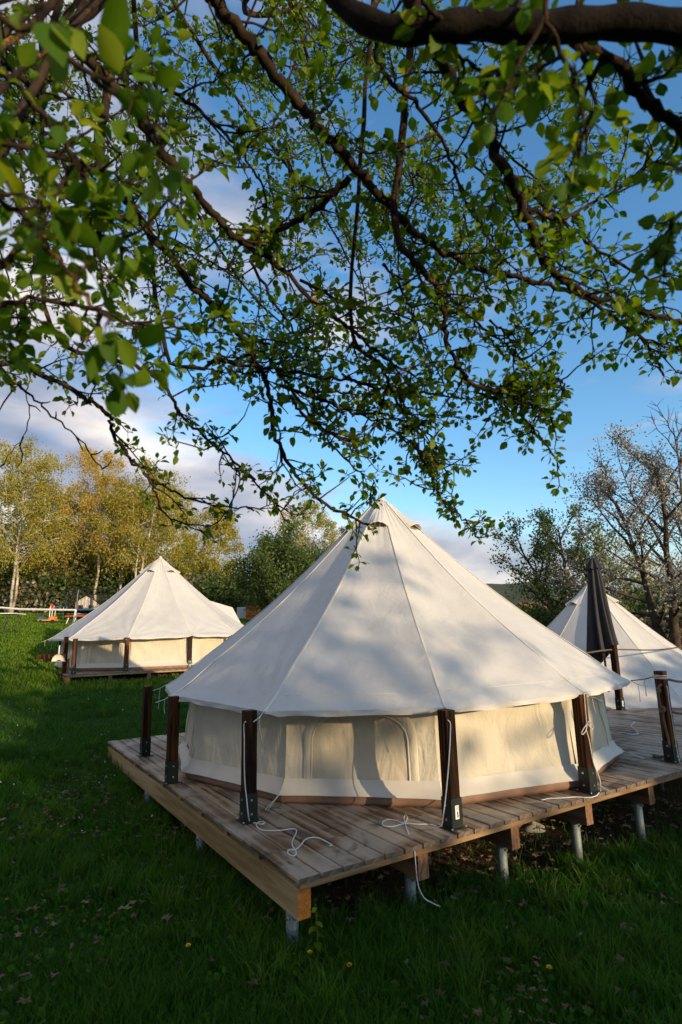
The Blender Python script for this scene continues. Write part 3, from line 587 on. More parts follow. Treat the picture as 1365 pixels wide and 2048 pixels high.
def rope(name, label, pts, r, k=8):               # three twisted strands
    P = smoothline(pts, k); q = MB(); seg = np.linalg.norm(np.diff(P, axis=0), axis=1); s_ = np.concatenate([[0], np.cumsum(seg)]); n_ = max(12, int(s_[-1] / (r * .9))); ss = np.linspace(0, s_[-1], n_)
    P = np.stack([np.interp(ss, s_, P[:, i]) for i in range(3)], 1); T = np.gradient(P, axis=0); T /= np.linalg.norm(T, axis=1)[:, None]; a = np.array([.3, .2, .9]); n1 = np.cross(T, a); n1 /= np.linalg.norm(n1, axis=1)[:, None]; b1 = np.cross(T, n1)
    for k_ in range(3):
        ph = ss / (r * 7) * 2 * PI + k_ * 2 * PI / 3; q.tube(P + r * .5 * (np.cos(ph)[:, None] * n1 + np.sin(ph)[:, None] * b1), r * .56, 6)
    return q, name, label
q, nme, lb = rope('thick_rope', 'thick brown rope with two knots hanging beside the black post', [qq(1030, 545, -.05), qq(1005, 550), qq(985, 575, .01), qq(975, 595, .02), qq(990, 615, .03), qq(1005, 600, .02), qq(992, 585, .0), qq(990, 640), qq(1000, 700), qq(1012, 740), qq(1045, 755, .02), qq(1040, 785, .03), qq(1010, 790, .02), qq(1005, 760, .0), qq(1030, 765, .0), qq(1032, 840), qq(1055, 940), qq(1080, 1040), qq(1088, 1110), PZ(1337, 1505, .03), PZ(1328, 1513, .016), PZ(1318, 1514, .016), PZ(1306, 1512, .016)], .0135)
tag(q.build(nme, M['rope'], smooth=True), lb, 'rope', 'thick brown ropes')
e6 = at_uv(3.296, .185, .80)
q, nme, lb = rope('thick_rope', 'thick brown rope leaving the top of the black post towards the frame edge', [e6 + np.array([*(U * .05), 0]), e6 + np.array([*(U * .5), -.06]), e6 + np.array([*(U * 1.3), -.03]), e6 + np.array([*(U * 2.0), .03])], .0135)
tag(q.build(nme, M['rope'], smooth=True), lb, 'rope', 'thick brown ropes')
q, nme, lb = rope('thick_rope', 'lower brown rope passing behind the black post', [e6 + np.array([*(U * .03 + Vv * .06), -.27]), e6 + np.array([*(U * .35 + Vv * .06), -.38]), e6 + np.array([*(U * .8), -.40]), e6 + np.array([*(U * 1.6), -.35])], .012)
tag(q.build(nme, M['rope'], smooth=True), lb, 'rope', 'thick brown ropes')
r1 = at_uv(5.555, 1.98, .965); r3 = at_uv(4.15, 2.0, .965); r4 = at_uv(7.6, 1.98, .965)
q, nme, lb = rope('barrier_rope', 'dark barrier rope strung from the tall post across the tent behind', [r3, (r3 + r1) / 2 - np.array([0, 0, .03]), r1, (r1 + r4) / 2 - np.array([0, 0, .05]), r4], .013)
tag(q.build(nme, M['rope'], smooth=True), lb, 'rope')
ws = [];
for k in range(26): a_ = k / 26 * 2 * PI * 3.2; sq = .056 / max(abs(math.cos(a_)), abs(math.sin(a_))); w_ = p6[:2] + (U * math.cos(a_) + Vv * math.sin(a_)) * sq; ws.append(np.array([*w_, .845 - .0018 * k]))
f7 = p6[:2] - Vv * .058
ws += [PPL(x, y, (*f7, 0), (-Vv[0], -Vv[1], 0)) for x, y in [(1335, 1375), (1338, 1400), (1345, 1440), (1353, 1490)]] + D2([(1360, 1524), (1372, 1535)])
cord('cord', 'white string wound round the top of the black post', ws, .004, k=3)
eg = np.array([TC[0], TC[1], 0]) + pol(EA[4], ER[4], EZ[4])
cord('cord', 'grey guy cord from the tent corner to the black post', [eg, (eg + p6 + np.array([0, 0, .84])) / 2 - np.array([0, 0, .01]), p6 + np.array([0, 0, .84])], .006, 'rope')
gd = PX(1276, 1368, 4.75 * H)
cord('cord', 'short cord tail dangling from the guy cord', [eg * .55 + (p6 + np.array([0, 0, .84])) * .45 - np.array([0, 0, k * .06]) for k in range(4)], .0045)

# ------------------------------------------------------------------ parasols (closed)
def parasol(label, base, h, grp='closed charcoal parasols'):
    root = empty('closed_parasol', base, 0, label, 'parasol', grp)
    q = MB(); q.tube([(0, 0, 0), (0, 0, h - .02)], .019, 10); q.build('pole', M['post'], root, smooth=True)
    q = MB(); q.lathe([(0, .06), (.04, .06), (.05, .05), (.24, .045), (.25, .0), (0, 0)], n=20); q.build('base', M['darkmetal'], root)
    na, nz = 97, 26; G = np.zeros((nz, na, 3)); ang = np.linspace(0, 2 * PI, na)
    for k in range(nz):
        f = k / (nz - 1); z = h - .12 - f * 1.52; R0 = .085 + .110 * f ** .9; amp = .18 + .24 * f
        rr5 = R0 * (1 + amp * np.cos(ang * 8 + .6 * math.sin(3 * f)) + .10 * np.sin(ang * 3 + 1)); zz = z - .09 * f ** 6 * np.sin(ang * 1.0 - 1.0) + .03 * f ** 4 * np.cos(ang * 8)
        tw = ang + .25 * f; G[k] = np.stack([rr5 * np.cos(tw), rr5 * np.sin(tw), zz], -1)
    q = MB(); q.grid(G); q.build('canopy', M['parasol'], root, smooth=True)
    q = MB(); G2 = G[-1] * np.array([.55, .55, 1]); q.grid(np.stack([G[-1] * np.array([.9, .9, 1]) + np.array([0, 0, .06]), G[-1] * np.array([.62, .62, 1]) + np.array([0, 0, -.10]), G2 * np.array([.5, .5, 1]) + np.array([0, 0, -.04])], 0)); q.build('inner_fold', M['parasol'], root, smooth=True)
    ang2 = np.linspace(0, 2 * PI, 65); rows = []
    for (r_, z_, am) in ((.012, h + .02, 0), (.05, h - .0, .1), (.09, h - .08, .16), (.135, h - .19, .2)):
        rr6 = r_ * (1 + am * np.cos(ang2 * 8)); rows.append(np.stack([rr6 * np.cos(ang2), rr6 * np.sin(ang2), np.full(65, z_) + .012 * np.cos(ang2 * 8) * am * 5], -1))
    q = MB(); q.grid(np.array(rows)); q.build('top_cap', M['parasol'], root, smooth=True)
    q = MB(); q.lathe([(0, h + .06), (.014, h + .045), (.016, h + .02), (0, h + .015)], n=10); q.build('finial', M['darkmetal'], root)
    return root
pu = PZ(1221, 1412, 0); parasol('closed charcoal parasol standing on the deck before the lower tent', (pu[0], pu[1], 0.0), 2.56)
pe = gpos(1374, 14.5); parasol('closed dark parasol cut by the picture edge on the far lawn', (pe[0], pe[1], pe[2]), 2.05)

# ------------------------------------------------------------------ trees
LEAFQ = np.array([[0, 0, 0], [.5, .36, .08], [1, 0, 0], [.5, -.36, .08]])
def rand_frames(n, r, droop=0.0):
    x = r.normal(size=(n, 3)); x[:, 2] -= droop; x /= np.linalg.norm(x, axis=1)[:, None]; a = r.normal(size=(n, 3)); y = np.cross(x, a); y /= np.linalg.norm(y, axis=1)[:, None]; return np.stack([x, y, np.cross(x, y)], 1)   # rows x,y,z
def leaf_cloud(q, P, size, r, droop=0.0):
    n = len(P)
    if n == 0: return
    F = rand_frames(n, r, droop); sz = size * r.uniform(.6, 1.35, n); V = np.einsum('kj,njc->nkc', LEAFQ, F) * sz[:, None, None] + P[:, None, :]
    q.add(V.reshape(-1, 3), (np.arange(n)[:, None] * 4 + np.arange(4)).reshape(-1, 4), att=np.repeat(r.uniform(0, 1, n), 4))
def make_tree(name, label, group, base, h, crown_r, crown_lo, leaf, bark, nleaf, lsize, seed, lean=(0, 0), style='round', trunk_r=None, cat='tree', stems=1, spread=.35):
    r = np.random.default_rng(seed); root = empty(name, base, 0, label, cat, group); tr = trunk_r or h * .012
    q = MB(); tips = []; limbs = MB()
    for st in range(stems):
        a0 = r.uniform(0, 6.28); off = np.array([math.cos(a0), math.sin(a0), 0]) * (st > 0) * tr * 2; k = 9; zz = np.linspace(0, 1, k)
        lx = np.array([lean[0] + (r.normal() * .08 * (stems > 1)), lean[1] + (r.normal() * .08 * (stems > 1)), 0]); wob = np.cumsum(r.normal(0, .012 * h, (k, 3)), 0) * np.array([1, 1, 0]) * .5; wob[0] = 0
        hh = h * (1 if style == 'birch' else .72) * (1 if st == 0 else r.uniform(.75, .95)); TP = off + np.outer(zz, [0, 0, hh]) + np.outer(zz ** 1.4, lx * h) + wob; TP[0, 2] -= .3
        q.tube(TP, tr * (1 - .9 * zz) + .012, 8)
        nl = {'birch': 26, 'round': 15, 'bare': 20}[style]
        for i in range(nl):
            f = crown_lo + (1 - crown_lo) * (i + r.uniform(0, 1)) / nl * .97; ti = f * (k - 1); i0 = min(int(ti), k - 2); p0 = TP[i0] + (TP[i0 + 1] - TP[i0]) * (ti - i0)
            g = (f - crown_lo) / (1 - crown_lo)
            ln = crown_r * ((.35 + 1.1 * (1 - g) ** .8 * min(1, .45 + g * 2.2)) if style == 'birch' else (1.0 - .45 * g ** 2)) * r.uniform(.7, 1.15)
            a1 = i * 2.4 + r.uniform(-.5, .5); el = {'birch': r.uniform(.45, .95), 'round': r.uniform(.05, .6) + .75 * g, 'bare': r.uniform(.4, .9) + .3 * g}[style]; d = np.array([math.cos(a1) * math.cos(el), math.sin(a1) * math.cos(el), math.sin(el)])
            m_ = 6; ff = np.linspace(0, 1, m_)[:, None]; B = p0 + d * ln * ff + r.normal(0, .035 * ln, (m_, 3)) * ff; B[:, 2] += (-.22 if style == 'birch' else (-.10 if style == 'round' else 0.05)) * ln * ff[:, 0] ** 2
            limbs.tube(B, np.linspace(tr * .38 * (1 - .5 * g) + .006, .008, m_), 5, False)
            for s in range({'birch': 9, 'round': 11, 'bare': 10}[style]):
                fs = r.uniform(.25, 1); ib = min(int(fs * (m_ - 1)), m_ - 2); pb = B[ib] + (B[ib + 1] - B[ib]) * (fs * (m_ - 1) - ib); d2 = d * .7 + r.normal(0, .6, 3); d2[2] += -.15 if style == 'birch' else .2; d2 /= np.linalg.norm(d2); l2 = ln * r.uniform(.18, .42) * (1.2 - .4 * fs)
                mid = pb + d2 * l2 * .5 + r.normal(0, .05 * l2, 3); e = pb + d2 * l2 + np.array([0, 0, -.45 * l2 if style == 'birch' else 0]); limbs.tube([pb, mid, e], [.010 + h * .0006, .007 + h * .0004, .005 + h * .0002], 3, False); tips.append((pb, mid, e))
    q.build('trunk', bark, root, smooth=True); limbs.build('branches' if False else 'limb', bark, root, smooth=True)['kind'] = 'stuff'
    if nleaf:
        tp = np.array(tips); n = nleaf; k = r.integers(0, len(tp), n); f = r.uniform(0.1, 1.05, n)[:, None]; P = np.where(f < .5, tp[k, 0] + (tp[k, 1] - tp[k, 0]) * f * 2, tp[k, 1] + (tp[k, 2] - tp[k, 1]) * (f * 2 - 1)); P = P + r.normal(0, spread * lsize * 2.0 + .02 * crown_r, (n, 3)) * np.array([1, 1, 1])
        if style == 'birch': P[:, 2] -= np.abs(r.normal(0, .05 * h * .5, n))
        P = P[P[:, 2] > .25]; c = MB(); leaf_cloud(c, P, lsize, r, .9 if style == 'birch' else 0.0); co = c.build('crown', leaf, root); co['kind'] = 'stuff'
    return root
def bush(label, base, w, d, h, leaf, n, lsize, seed, group='bushes along the far edge of the lawn', name='bush'):
    r = np.random.default_rng(seed); root = empty(name, base, 0, label, 'bush', group); q = MB(); nb = 16; ctr = []
    for i in range(nb):
        a = r.uniform(0, 6.28); rr7 = r.uniform(.1, .75) ** .6; tip = np.array([math.cos(a) * rr7 * w / 2, math.sin(a) * rr7 * d / 2, h * r.uniform(.55, .98) * (1 - .25 * rr7)]); q.tube([tip * np.array([.15, .15, 0]) - [0, 0, .1], tip * np.array([.6, .6, .5]), tip], [.03 + h * .004, .02 + h * .002, .008], 4, False); ctr.append(tip)
    q.build('stem', M['barkdark'], root); ctr = np.array(ctr); k = r.integers(0, nb, n); f = r.uniform(.15, 1.0, n)[:, None]; P = ctr[k] * np.concatenate([f ** .6, f ** .6, f], 1) + r.normal(0, 1, (n, 3)) * np.array([w * .13, d * .13, h * .09]); P[:, 2] = np.abs(P[:, 2]); c = MB(); leaf_cloud(c, P, lsize, r); c.build('foliage', leaf, root)['kind'] = 'stuff'; return root

BT = 'birches and tall trees beyond the lawn'
def tr(px, dist, topy, *a, **k):                   # height from the row of the top
    g = gpos(px, dist); d = ray(px, topy); ztop = CAMZ + d[2] / np.hypot(d[0], d[1]) * dist; return g, ztop - g[2]
def birch(px, dist, topy, label, leaf, cr, n, seed, lean=(0, 0), ls=.125, lo=.28, stems=1):
    g, h = tr(px, dist, topy); return make_tree('birch_tree', label, BT, g, h, cr, lo, M[leaf], M['birch'], int(n * 2.2), ls, seed, lean, 'birch', h * .0075, stems=stems)
birch(18, 40, 890, 'broad yellow green birch at the edge of the lawn beyond the net', 'birchleaf', 4.2, 9500, 1, (-.05, 0), stems=2)
birch(85, 47, 1000, 'lower dark stemmed birch between the broad birch and the russet one', 'midleaf', 3.6, 6500, 2)
birch(192, 43, 898, 'tallest birch with russet gold top and white leaning trunk', 'goldleaf', 3.6, 6500, 3, (-.07, 0))
birch(140, 50, 985, 'russet birch just behind the tallest one', 'goldleaf', 3.3, 5500, 4)
birch(235, 44, 965, 'yellow green birch with twin white stems behind the sunlit tent', 'birchleaf', 3.5, 7000, 5, (.03, 0), stems=2)
birch(268, 42, 945, 'full yellow green birch straight above the sunlit tent peak', 'birchleaf', 3.6, 8000, 6, (.06, 0), stems=2)
birch(330, 46, 975, 'birch with gold tinted crown behind the sunlit tent roof', 'birchleaf', 3.4, 7500, 7)
birch(375, 54, 1066, 'small pale birch at the end of the birch row', 'birchleaf', 1.9, 4200, 8)
birch(435, 46, 1008, 'slim lone birch with a straight white trunk', 'birchleaf', 2.3, 4200, 9, ls=.15)
birch(585, 56, 1020, 'thin brownish birch behind the dark apple tree', 'goldleaf', 2.6, 2600, 10)
birch(632, 52, 1000, 'thin birch with hanging twigs close to the front tent slope', 'birchleaf', 2.6, 3400, 11)
birch(668, 56, 1040, 'small birch half hidden by the front tent slope', 'birchleaf', 2.2, 2600, 12)
g, h = tr(548, 30, 1072); make_tree('apple_tree', 'dark round spreading tree between the two left tents', 'round trees on the lawn', g, h, 3.3, .28, M['midleaf'], M['barkdark'], 22000, .13, 21, style='round', trunk_r=.16, stems=2, spread=.6)
g, h = tr(625, 33, 1110); make_tree('apple_tree', 'second dark tree tucked behind the front tent slope', 'round trees on the lawn', g, h, 2.7, .3, M['midleaf'], M['barkdark'], 13000, .13, 22, style='round', trunk_r=.14, spread=.6)
g, h = tr(1150, 24, 950); make_tree('cherry_tree', 'spreading dark green tree just beyond the parasol', 'trees beyond the lower tent', g, h * 1.02, 2.6, .2, M['midleaf'], M['barkdark'], 13000, .105, 23, (-.02, 0), 'round', .15, stems=3)
g, h = tr(1345, 21, 800); make_tree('cherry_tree', 'pinkish white blossoming tree over the lower tent', 'trees beyond the lower tent', g, h * 1.02, 3.9, .22, M['blossom'], M['barkdark'], 17000, .075, 24, (-.06, 0), 'round', .17, stems=2)
g, h = tr(1385, 32, 690); make_tree('bare_tree', 'tall bare tree with fine grey twigs above the blossom', 'trees beyond the lower tent', g, h, 4.2, .3, None, M['barkdark'], 0, .1, 25, (0, 0), 'bare', .115, stems=2)
g, h = tr(1290, 40, 1060); make_tree('birch_tree', 'small birch with pale stems seen below the blossom', BT, g, h, 2.5, .25, M['birchleaf'], M['birch'], 2500, .16, 26, style='birch', stems=2)
BL = [(-10, 46, 9, 4.5, 'brownleaf', 'russet thicket at the left end of the lawn'), (45, 44, 8, 3.6, 'darkleaf', 'dark bush below the lower birch'), (45, 43, 5, 2.4, 'whiteblossom', 'small white flowering shrub in front of the dark thicket'), (110, 48, 8, 4.6, 'brownleaf', 'golden brown thicket below the tallest birch'), (150, 52, 10, 7.0, 'brownleaf', 'high russet wood edge behind the tallest birch'), (215, 46, 8, 4.2, 'darkleaf', 'dark green bush behind the play cage'), (225, 56, 12, 8.0, 'midleaf', 'tall green thicket behind the twin birch'),
      (300, 46, 9, 4.6, 'darkleaf', 'dark bush hidden behind the sunlit tent roof'), (330, 58, 13, 8.0, 'birchleaf', 'pale green wood edge behind the birch row'), (20, 58, 14, 9.0, 'midleaf', 'tall green thicket behind the broad birch'), (392, 44, 6, 3.2, 'whiteblossom', 'white flowering shrub right of the birch row'), (425, 46, 8, 4.0, 'midleaf', 'light green bush under the lone birch'), (470, 42, 7, 3.8, 'midleaf', 'light green bush beside the dark round tree'), (520, 48, 12, 4.6, 'darkleaf', 'dark hedge behind the dark round tree'), (620, 48, 12, 5.0, 'darkleaf', 'dark hedge behind the front tent slope'),
      (1040, 30, 5, 2.4, 'darkleaf', 'low dark bush beside the far ridge gap'), (1090, 27, 6, 2.9, 'midleaf', 'green bush under the dark green tree'), (1155, 30, 7, 3.2, 'darkleaf', 'dark bush behind the parasol'), (1230, 30, 7, 3.3, 'darkleaf', 'dark bush behind the lower tent peak'), (1300, 33, 7, 3.4, 'midleaf', 'green bush under the blossoming tree'), (1340, 29, 5, 2.6, 'whiteblossom', 'pale flowering shrub under the blossoming tree'), (1390, 31, 8, 3.6, 'darkleaf', 'dark bush at the end of the row under the blossom'), (1000, 60, 12, 2.6, 'darkleaf', 'far dark hedge in the valley gap')]
for k, (px_, ds, w_, h_, lf, lb) in enumerate(BL):
    bush(lb, gpos(px_, ds), w_, w_ * .6, h_, M[lf], int(3600 + 420 * w_), .17 + .0018 * ds, 60 + k)

# sunlit far house with red roof in the valley
g = AZ(1072, 150); g = (g[0], g[1], CAMZ + (1256 - 1249) / 1130 * 150); M['roofred'] = simple('dull_red_tiles', (.22, .06, .04), .8)
hs_ = empty('house', g, .5, 'small distant house with red roof seen past the front tent slope', 'house')
q = MB(); q.box((0, 0, 1.5), (9, 6, 3)); q.build('wall', M['cream'], hs_)
q = MB(); q.add([(-4.9, -3.4, 2.9), (4.9, -3.4, 2.9), (4.9, 0, 5.4), (-4.9, 0, 5.4), (-4.9, 3.4, 2.9), (4.9, 3.4, 2.9)], [[0, 1, 2, 3], [3, 2, 5, 4]], [[0, 3, 4], [1, 5, 2]]); q.build('roof', M['roofred'], hs_)
for x_ in (-3, 0, 3): q = MB(); q.box((x_, -3.01, 1.6), (1.1, .06, 1.3)); q.build('window', M['darkmetal'], hs_)

# unseen shrubs and tree behind the photographer, added and shaped to throw evening shade
def sunpos(s, t_): d = np.array([math.cos(SUN_AZ), math.sin(SUN_AZ)]); e = np.array([-d[1], d[0]]); return d * t_ + e * s
def hedge(label, s_, t_, w, h, seed):
    r = np.random.default_rng(seed); p = sunpos(s_, t_); gz = tz(*p); root = empty('shade_shrub', (p[0], p[1], gz), SUN_AZ, label, 'shrub', 'unseen shade shrubs behind the photographer')
    hh = h - gz; q = MB()
    for i in range(7): yy = r.uniform(-.4, .4) * w; q.tube([(0, yy * .3, -.1), (r.normal() * .2, yy * .8, hh * .5), (r.normal() * .3, yy, hh * .9)], [.06, .04, .012], 5, False)
    q.build('stem', M['barkdark'], root); n = int(w * hh * 330); P = np.stack([r.normal(0, .45, n), r.uniform(-.56, .56, n) * w, hh * r.uniform(0, 1, n) ** .8], -1)
    P[:, 2] -= (.25 + .2 * np.sin(P[:, 1] * 5 + seed)) * (P[:, 2] > hh - .5) * r.uniform(0, 1, n); c = MB(); leaf_cloud(c, P, .26, r); c.build('foliage', M['midleaf'], root)['kind'] = 'stuff'
SH = [(-11, 6.0, 5.0), (-6.5, 5.8, 4.4), (-2.6, 5.0, 4.0), (.4, 4.9, 3.0), (2.6, 5.6, .7), (3.35, 4.15, 1.05), (4.4, 3.6, 1.3), (5.5, 3.6, 1.1), (6.65, 5.2, 1.4), (8.2, 4.9, 1.9), (10.2, 4.5, 2.2), (12.6, 5.3, 2.6), (15.5, 5.0, 3.2), (-16, 8.5, 5.5), (19, 5, 4)]  # tops sized for where shade should end on tent and grass
for k, (s_, ht, w_) in enumerate(SH): hedge('unseen leafy shrub behind the photographer, added to cast shade', s_, 20 + (k % 3) * .5, w_, ht, 200 + k)

p = np.array([.0, 4.78]) + SUNDIR[:2] / np.linalg.norm(SUNDIR[:2]) * 27  # added tree set on the sun ray to the window for its shade
make_tree('apple_tree', 'unseen sparse orchard tree behind the photographer, placed for its shade on the tent', 'round trees on the lawn', (p[0], p[1], tz(*p)), 11.5, 2.6, .58, M['midleaf'], M['barkdark'], 300, .30, 77, (.0, 0), 'round', .17)
# ------------------------------------------------------------------ the apple tree over the camera
def leaf_template(bend, fold, wd=.33):
    V = [(0, 0, 0)]
    for tt, w_ in ((.14, .55), (.42, 1.0), (.72, .72)):
        z = -bend * tt ** 2
        V += [(tt, w_ * wd, z + fold * w_ * .33), (tt, 0, z), (tt, -w_ * wd, z + fold * w_ * .33)]
    V.append((1, 0, -bend)); V = np.array(V)
    Q = [[1, 2, 5, 4], [2, 3, 6, 5], [4, 5, 8, 7], [5, 6, 9, 8]]; T = [[0, 2, 1], [0, 3, 2], [7, 8, 10], [8, 9, 10]]
    return V, np.array(Q), np.array(T)
VEIN = np.array([0.05, -.03, .07, -.03, -.05, .09, -.05, -.04, .07, -.04, .0])
LT = [leaf_template(.10, .45), leaf_template(.32, .25, .36), leaf_template(.02, .75), leaf_template(.22, .5, .30), leaf_template(-.12, .3, .35)]
TRUNKB = np.array([1.9, -1.0]); tz0 = tz(*TRUNKB)
apple = empty('apple_tree', (TRUNKB[0], TRUNKB[1], tz0), 0, 'old apple tree whose leafy boughs hang across the upper half', 'tree')
OFF = np.array([TRUNKB[0], TRUNKB[1], tz0])
def abuild(q, name, mat, **k): 
    o_ = q.build(name, mat, apple, **k); return o_
LIMB2 = smoothline([(1.88, -1.0, 1.6), (1.8, -.3, 2.7), (1.3, .7, 3.3), (.4, 1.2, 3.5), (-.6, 1.3, 3.5), (-1.8, 1.4, 3.3)], 8)
br = []                                             # (points, r0, r1, twig spacing, leaf size)
def B(pts, d0, d1, r0, r1, sp=.06, ls=.042, connect=True, dens=1.0):
    P = [PX(x, y, d0 + (d1 - d0) * i / (len(pts) - 1)) for i, (x, y) in enumerate(pts)]
    n0 = 0
    if connect:
        k = np.argmin(np.linalg.norm(LIMB2 - (P[0] + np.array([.1, 0, .3])), axis=1)); P = [LIMB2[k], (LIMB2[k] + P[0]) / 2 + np.array([0, .0, -.05])] + P; n0 = 2
    br.append((np.array(P), r0, r1, sp, ls, n0, dens))
B([(395, -60), (440, 10), (500, 85), (560, 160), (612, 225), (665, 285), (716, 340), (768, 400), (819, 457), (870, 492), (937, 528), (1004, 549), (1096, 570), (1178, 601), (1255, 653), (1306, 709), (1327, 750)], 1.35, 2.0, .019, .004)
B([(700, 354), (656, 400), (605, 436), (560, 465), (523, 487)], 1.62, 1.75, .010, .007, connect=False)
B([(150, 60), (230, 180), (300, 265), (359, 349), (400, 395), (451, 456), (492, 487), (538, 518), (615, 590), (665, 632), (716, 668), (768, 714), (834, 755)], 1.3, 1.9, .015, .004)
B([(120, 60), (215, 123), (287, 149), (359, 190), (436, 251), (472, 292), (513, 354), (540, 420)], 1.4, 1.8, .008, .003)
B([(820, -20), (860, 77), (885, 128), (921, 190), (973, 267), (1014, 349), (1044, 410), (1070, 477), (1091, 528), (1127, 559), (1178, 591), (1229, 603), (1300, 628), (1347, 642), (1420, 660)], 1.25, 1.8, .020, .005)
B([(1030, 40), (1137, 77), (1229, 128), (1280, 190), (1365, 267), (1440, 340)], .95, 1.1, .013, .009, ls=.045)
B([(745, 20), (752, 51), (762, 138), (819, 195), (870, 256), (906, 328), (927, 400), (973, 462), (1000, 500)], 1.4, 1.8, .008, .003)
B([(200, 330), (280, 430), (369, 550), (410, 596), (462, 647), (492, 688), (528, 755), (544, 817), (554, 878), (585, 940), (641, 1001), (700, 1032), (735, 1048)], 1.6, 2.2, .013, .005, .055, .039, dens=.8)
B([(-120, 705), (0, 727), (92, 750), (169, 796), (215, 827), (226, 863), (251, 904), (287, 945), (333, 976), (390, 1001), (462, 1014), (503, 1017)], 1.75, 2.1, .010, .003, .11, .036)
B([(287, 945), (313, 986), (328, 1027), (369, 1047), (405, 1063)], 1.95, 2.05, .005, .002, .07, .036, False)
B([(-60, 700), (0, 735), (62, 791), (113, 837), (169, 889), (205, 940)], 1.8, 2.1, .006, .002, .13, .033, dens=.35)
B([(100, 650), (221, 714), (287, 740), (333, 776), (369, 837), (426, 889), (487, 940), (538, 996), (570, 1032)], 1.7, 2.2, .008, .003, .07, .038)
B([(330, 700), (446, 724), (544, 735), (641, 755), (700, 760), (757, 776), (814, 780), (880, 790), (942, 800)], 1.8, 2.1, .008, .003, .055)
B([(700, 640), (762, 730), (793, 796), (819, 853), (839, 904), (880, 991), (911, 1027), (952, 1058)], 1.8, 2.2, .007, .0025, .055, .038)
B([(790, 440), (855, 550), (885, 601), (891, 678), (921, 740), (944, 765), (1000, 790), (1060, 810), (1105, 835)], 1.6, 1.9, .012, .003, .05)
B([(870, 560), (921, 617), (973, 663), (1019, 699), (1030, 730)], 1.75, 1.9, .006, .002, .05, connect=False)
B([(952, 786), (1024, 807), (1065, 786), (1116, 760), (1130, 770)], 1.85, 1.95, .004, .002, .05, connect=False)
B([(50, 700), (56, 786), (54, 858), (10, 930)], 2.0, 2.1, .003, .0015, .2, .03, dens=.1)
B([(560, 770), (665, 811), (742, 837), (793, 868), (830, 900)], 1.9, 2.1, .006, .002, .055, connect=False)
B([(520, 700), (600, 800), (650, 870), (700, 925), (752, 968)], 2.0, 2.2, .006, .002, .055, connect=False)
B([(600, 560), (680, 600), (760, 620), (830, 640), (890, 655)], 2.0, 2.2, .006, .002, .055, connect=False)
B([(500, 520), (560, 620), (620, 700), (690, 720)], 2.1, 2.3, .006, .002, .055, connect=False)
B([(1000, 330), (1080, 400), (1160, 470), (1240, 530), (1330, 570), (1400, 590)], 1.7, 1.9, .007, .003, .075, connect=False)
B([(1050, 420), (1130, 430), (1200, 400), (1260, 360), (1330, 320)], 1.6, 1.8, .006, .002, .05, connect=False)
B([(1255, 653), (1290, 680), (1340, 690), (1380, 700)], 1.9, 1.95, .004, .002, .08, connect=False)
# nearest, blurred growth
B([(-120, 60), (15, 154), (103, 246), (150, 330), (200, 420)], .75, .95, .006, .003, .07, .042)
B([(-160, 560), (0, 533), (77, 472), (180, 470), (260, 500)], .85, 1.0, .009, .004, .05, .046)
B([(-150, 330), (0, 400), (100, 500), (170, 590), (215, 640)], .72, .72, .005, .003, .09, .060)
B([(-60, -40), (60, 60), (180, 150), (290, 240), (330, 270)], .66, .66, .005, .003, .11, .062)
B([(1100, -30), (1130, 120), (1170, 200), (1190, 245)], .80, .85, .005, .002, .05, .045)
B([(1480, 330), (1400, 400), (1340, 450), (1330, 520)], .95, 1.0, .005, .002, .04, .043, connect=False)
B([(850, -30), (900, 60), (930, 120), (1000, 150)], .9, 1.0, .006, .002, .05, .045)
B([(-100, 200), (60, 300), (170, 330), (260, 360)], .95, 1.2, .008, .003, .045, .045)
B([(-100, 620), (40, 600), (150, 610), (250, 640), (330, 660)], 1.1, 1.4, .008, .003, .045, .044)
B([(0, 80), (80, 200), (130, 330), (180, 460), (200, 560)], 1.2, 1.5, .009, .003, .045, .044)
# sunlit growth higher and farther out
rb = random.Random(5)
def inpoly(x, y):                                    # where the far foliage hangs
    low = np.interp(x, [0, 200, 350, 430, 540, 640, 780, 900, 1000, 1100, 1365], [690, 660, 640, 600, 700, 700, 720, 640, 480, 420, 360])
    return y < low and not (415 < x < 530 and 270 < y < 460)
k = 0
while k < 66:
    x = rb.uniform(-60, 780) if rb.random() < .78 else rb.uniform(700, 1330); y = rb.uniform(-60, 560)
    if not inpoly(x, y): continue
    ln = rb.uniform(120, 260); a = math.radians(rb.uniform(15, 95)); pts = [(x, y)]
    for i in range(4): a += rb.uniform(-.45, .45); pts.append((pts[-1][0] + math.cos(a) * ln / 4, pts[-1][1] + math.sin(a) * ln / 4))
    pts = [p for p in pts if inpoly(*p) or p is pts[0]]
    if len(pts) < 3: continue
    d0 = rb.uniform(2.5, 4.4); B(pts, d0, d0 + .3, rb.uniform(.004, .009), .0025, .055, .037, connect=False); k += 1
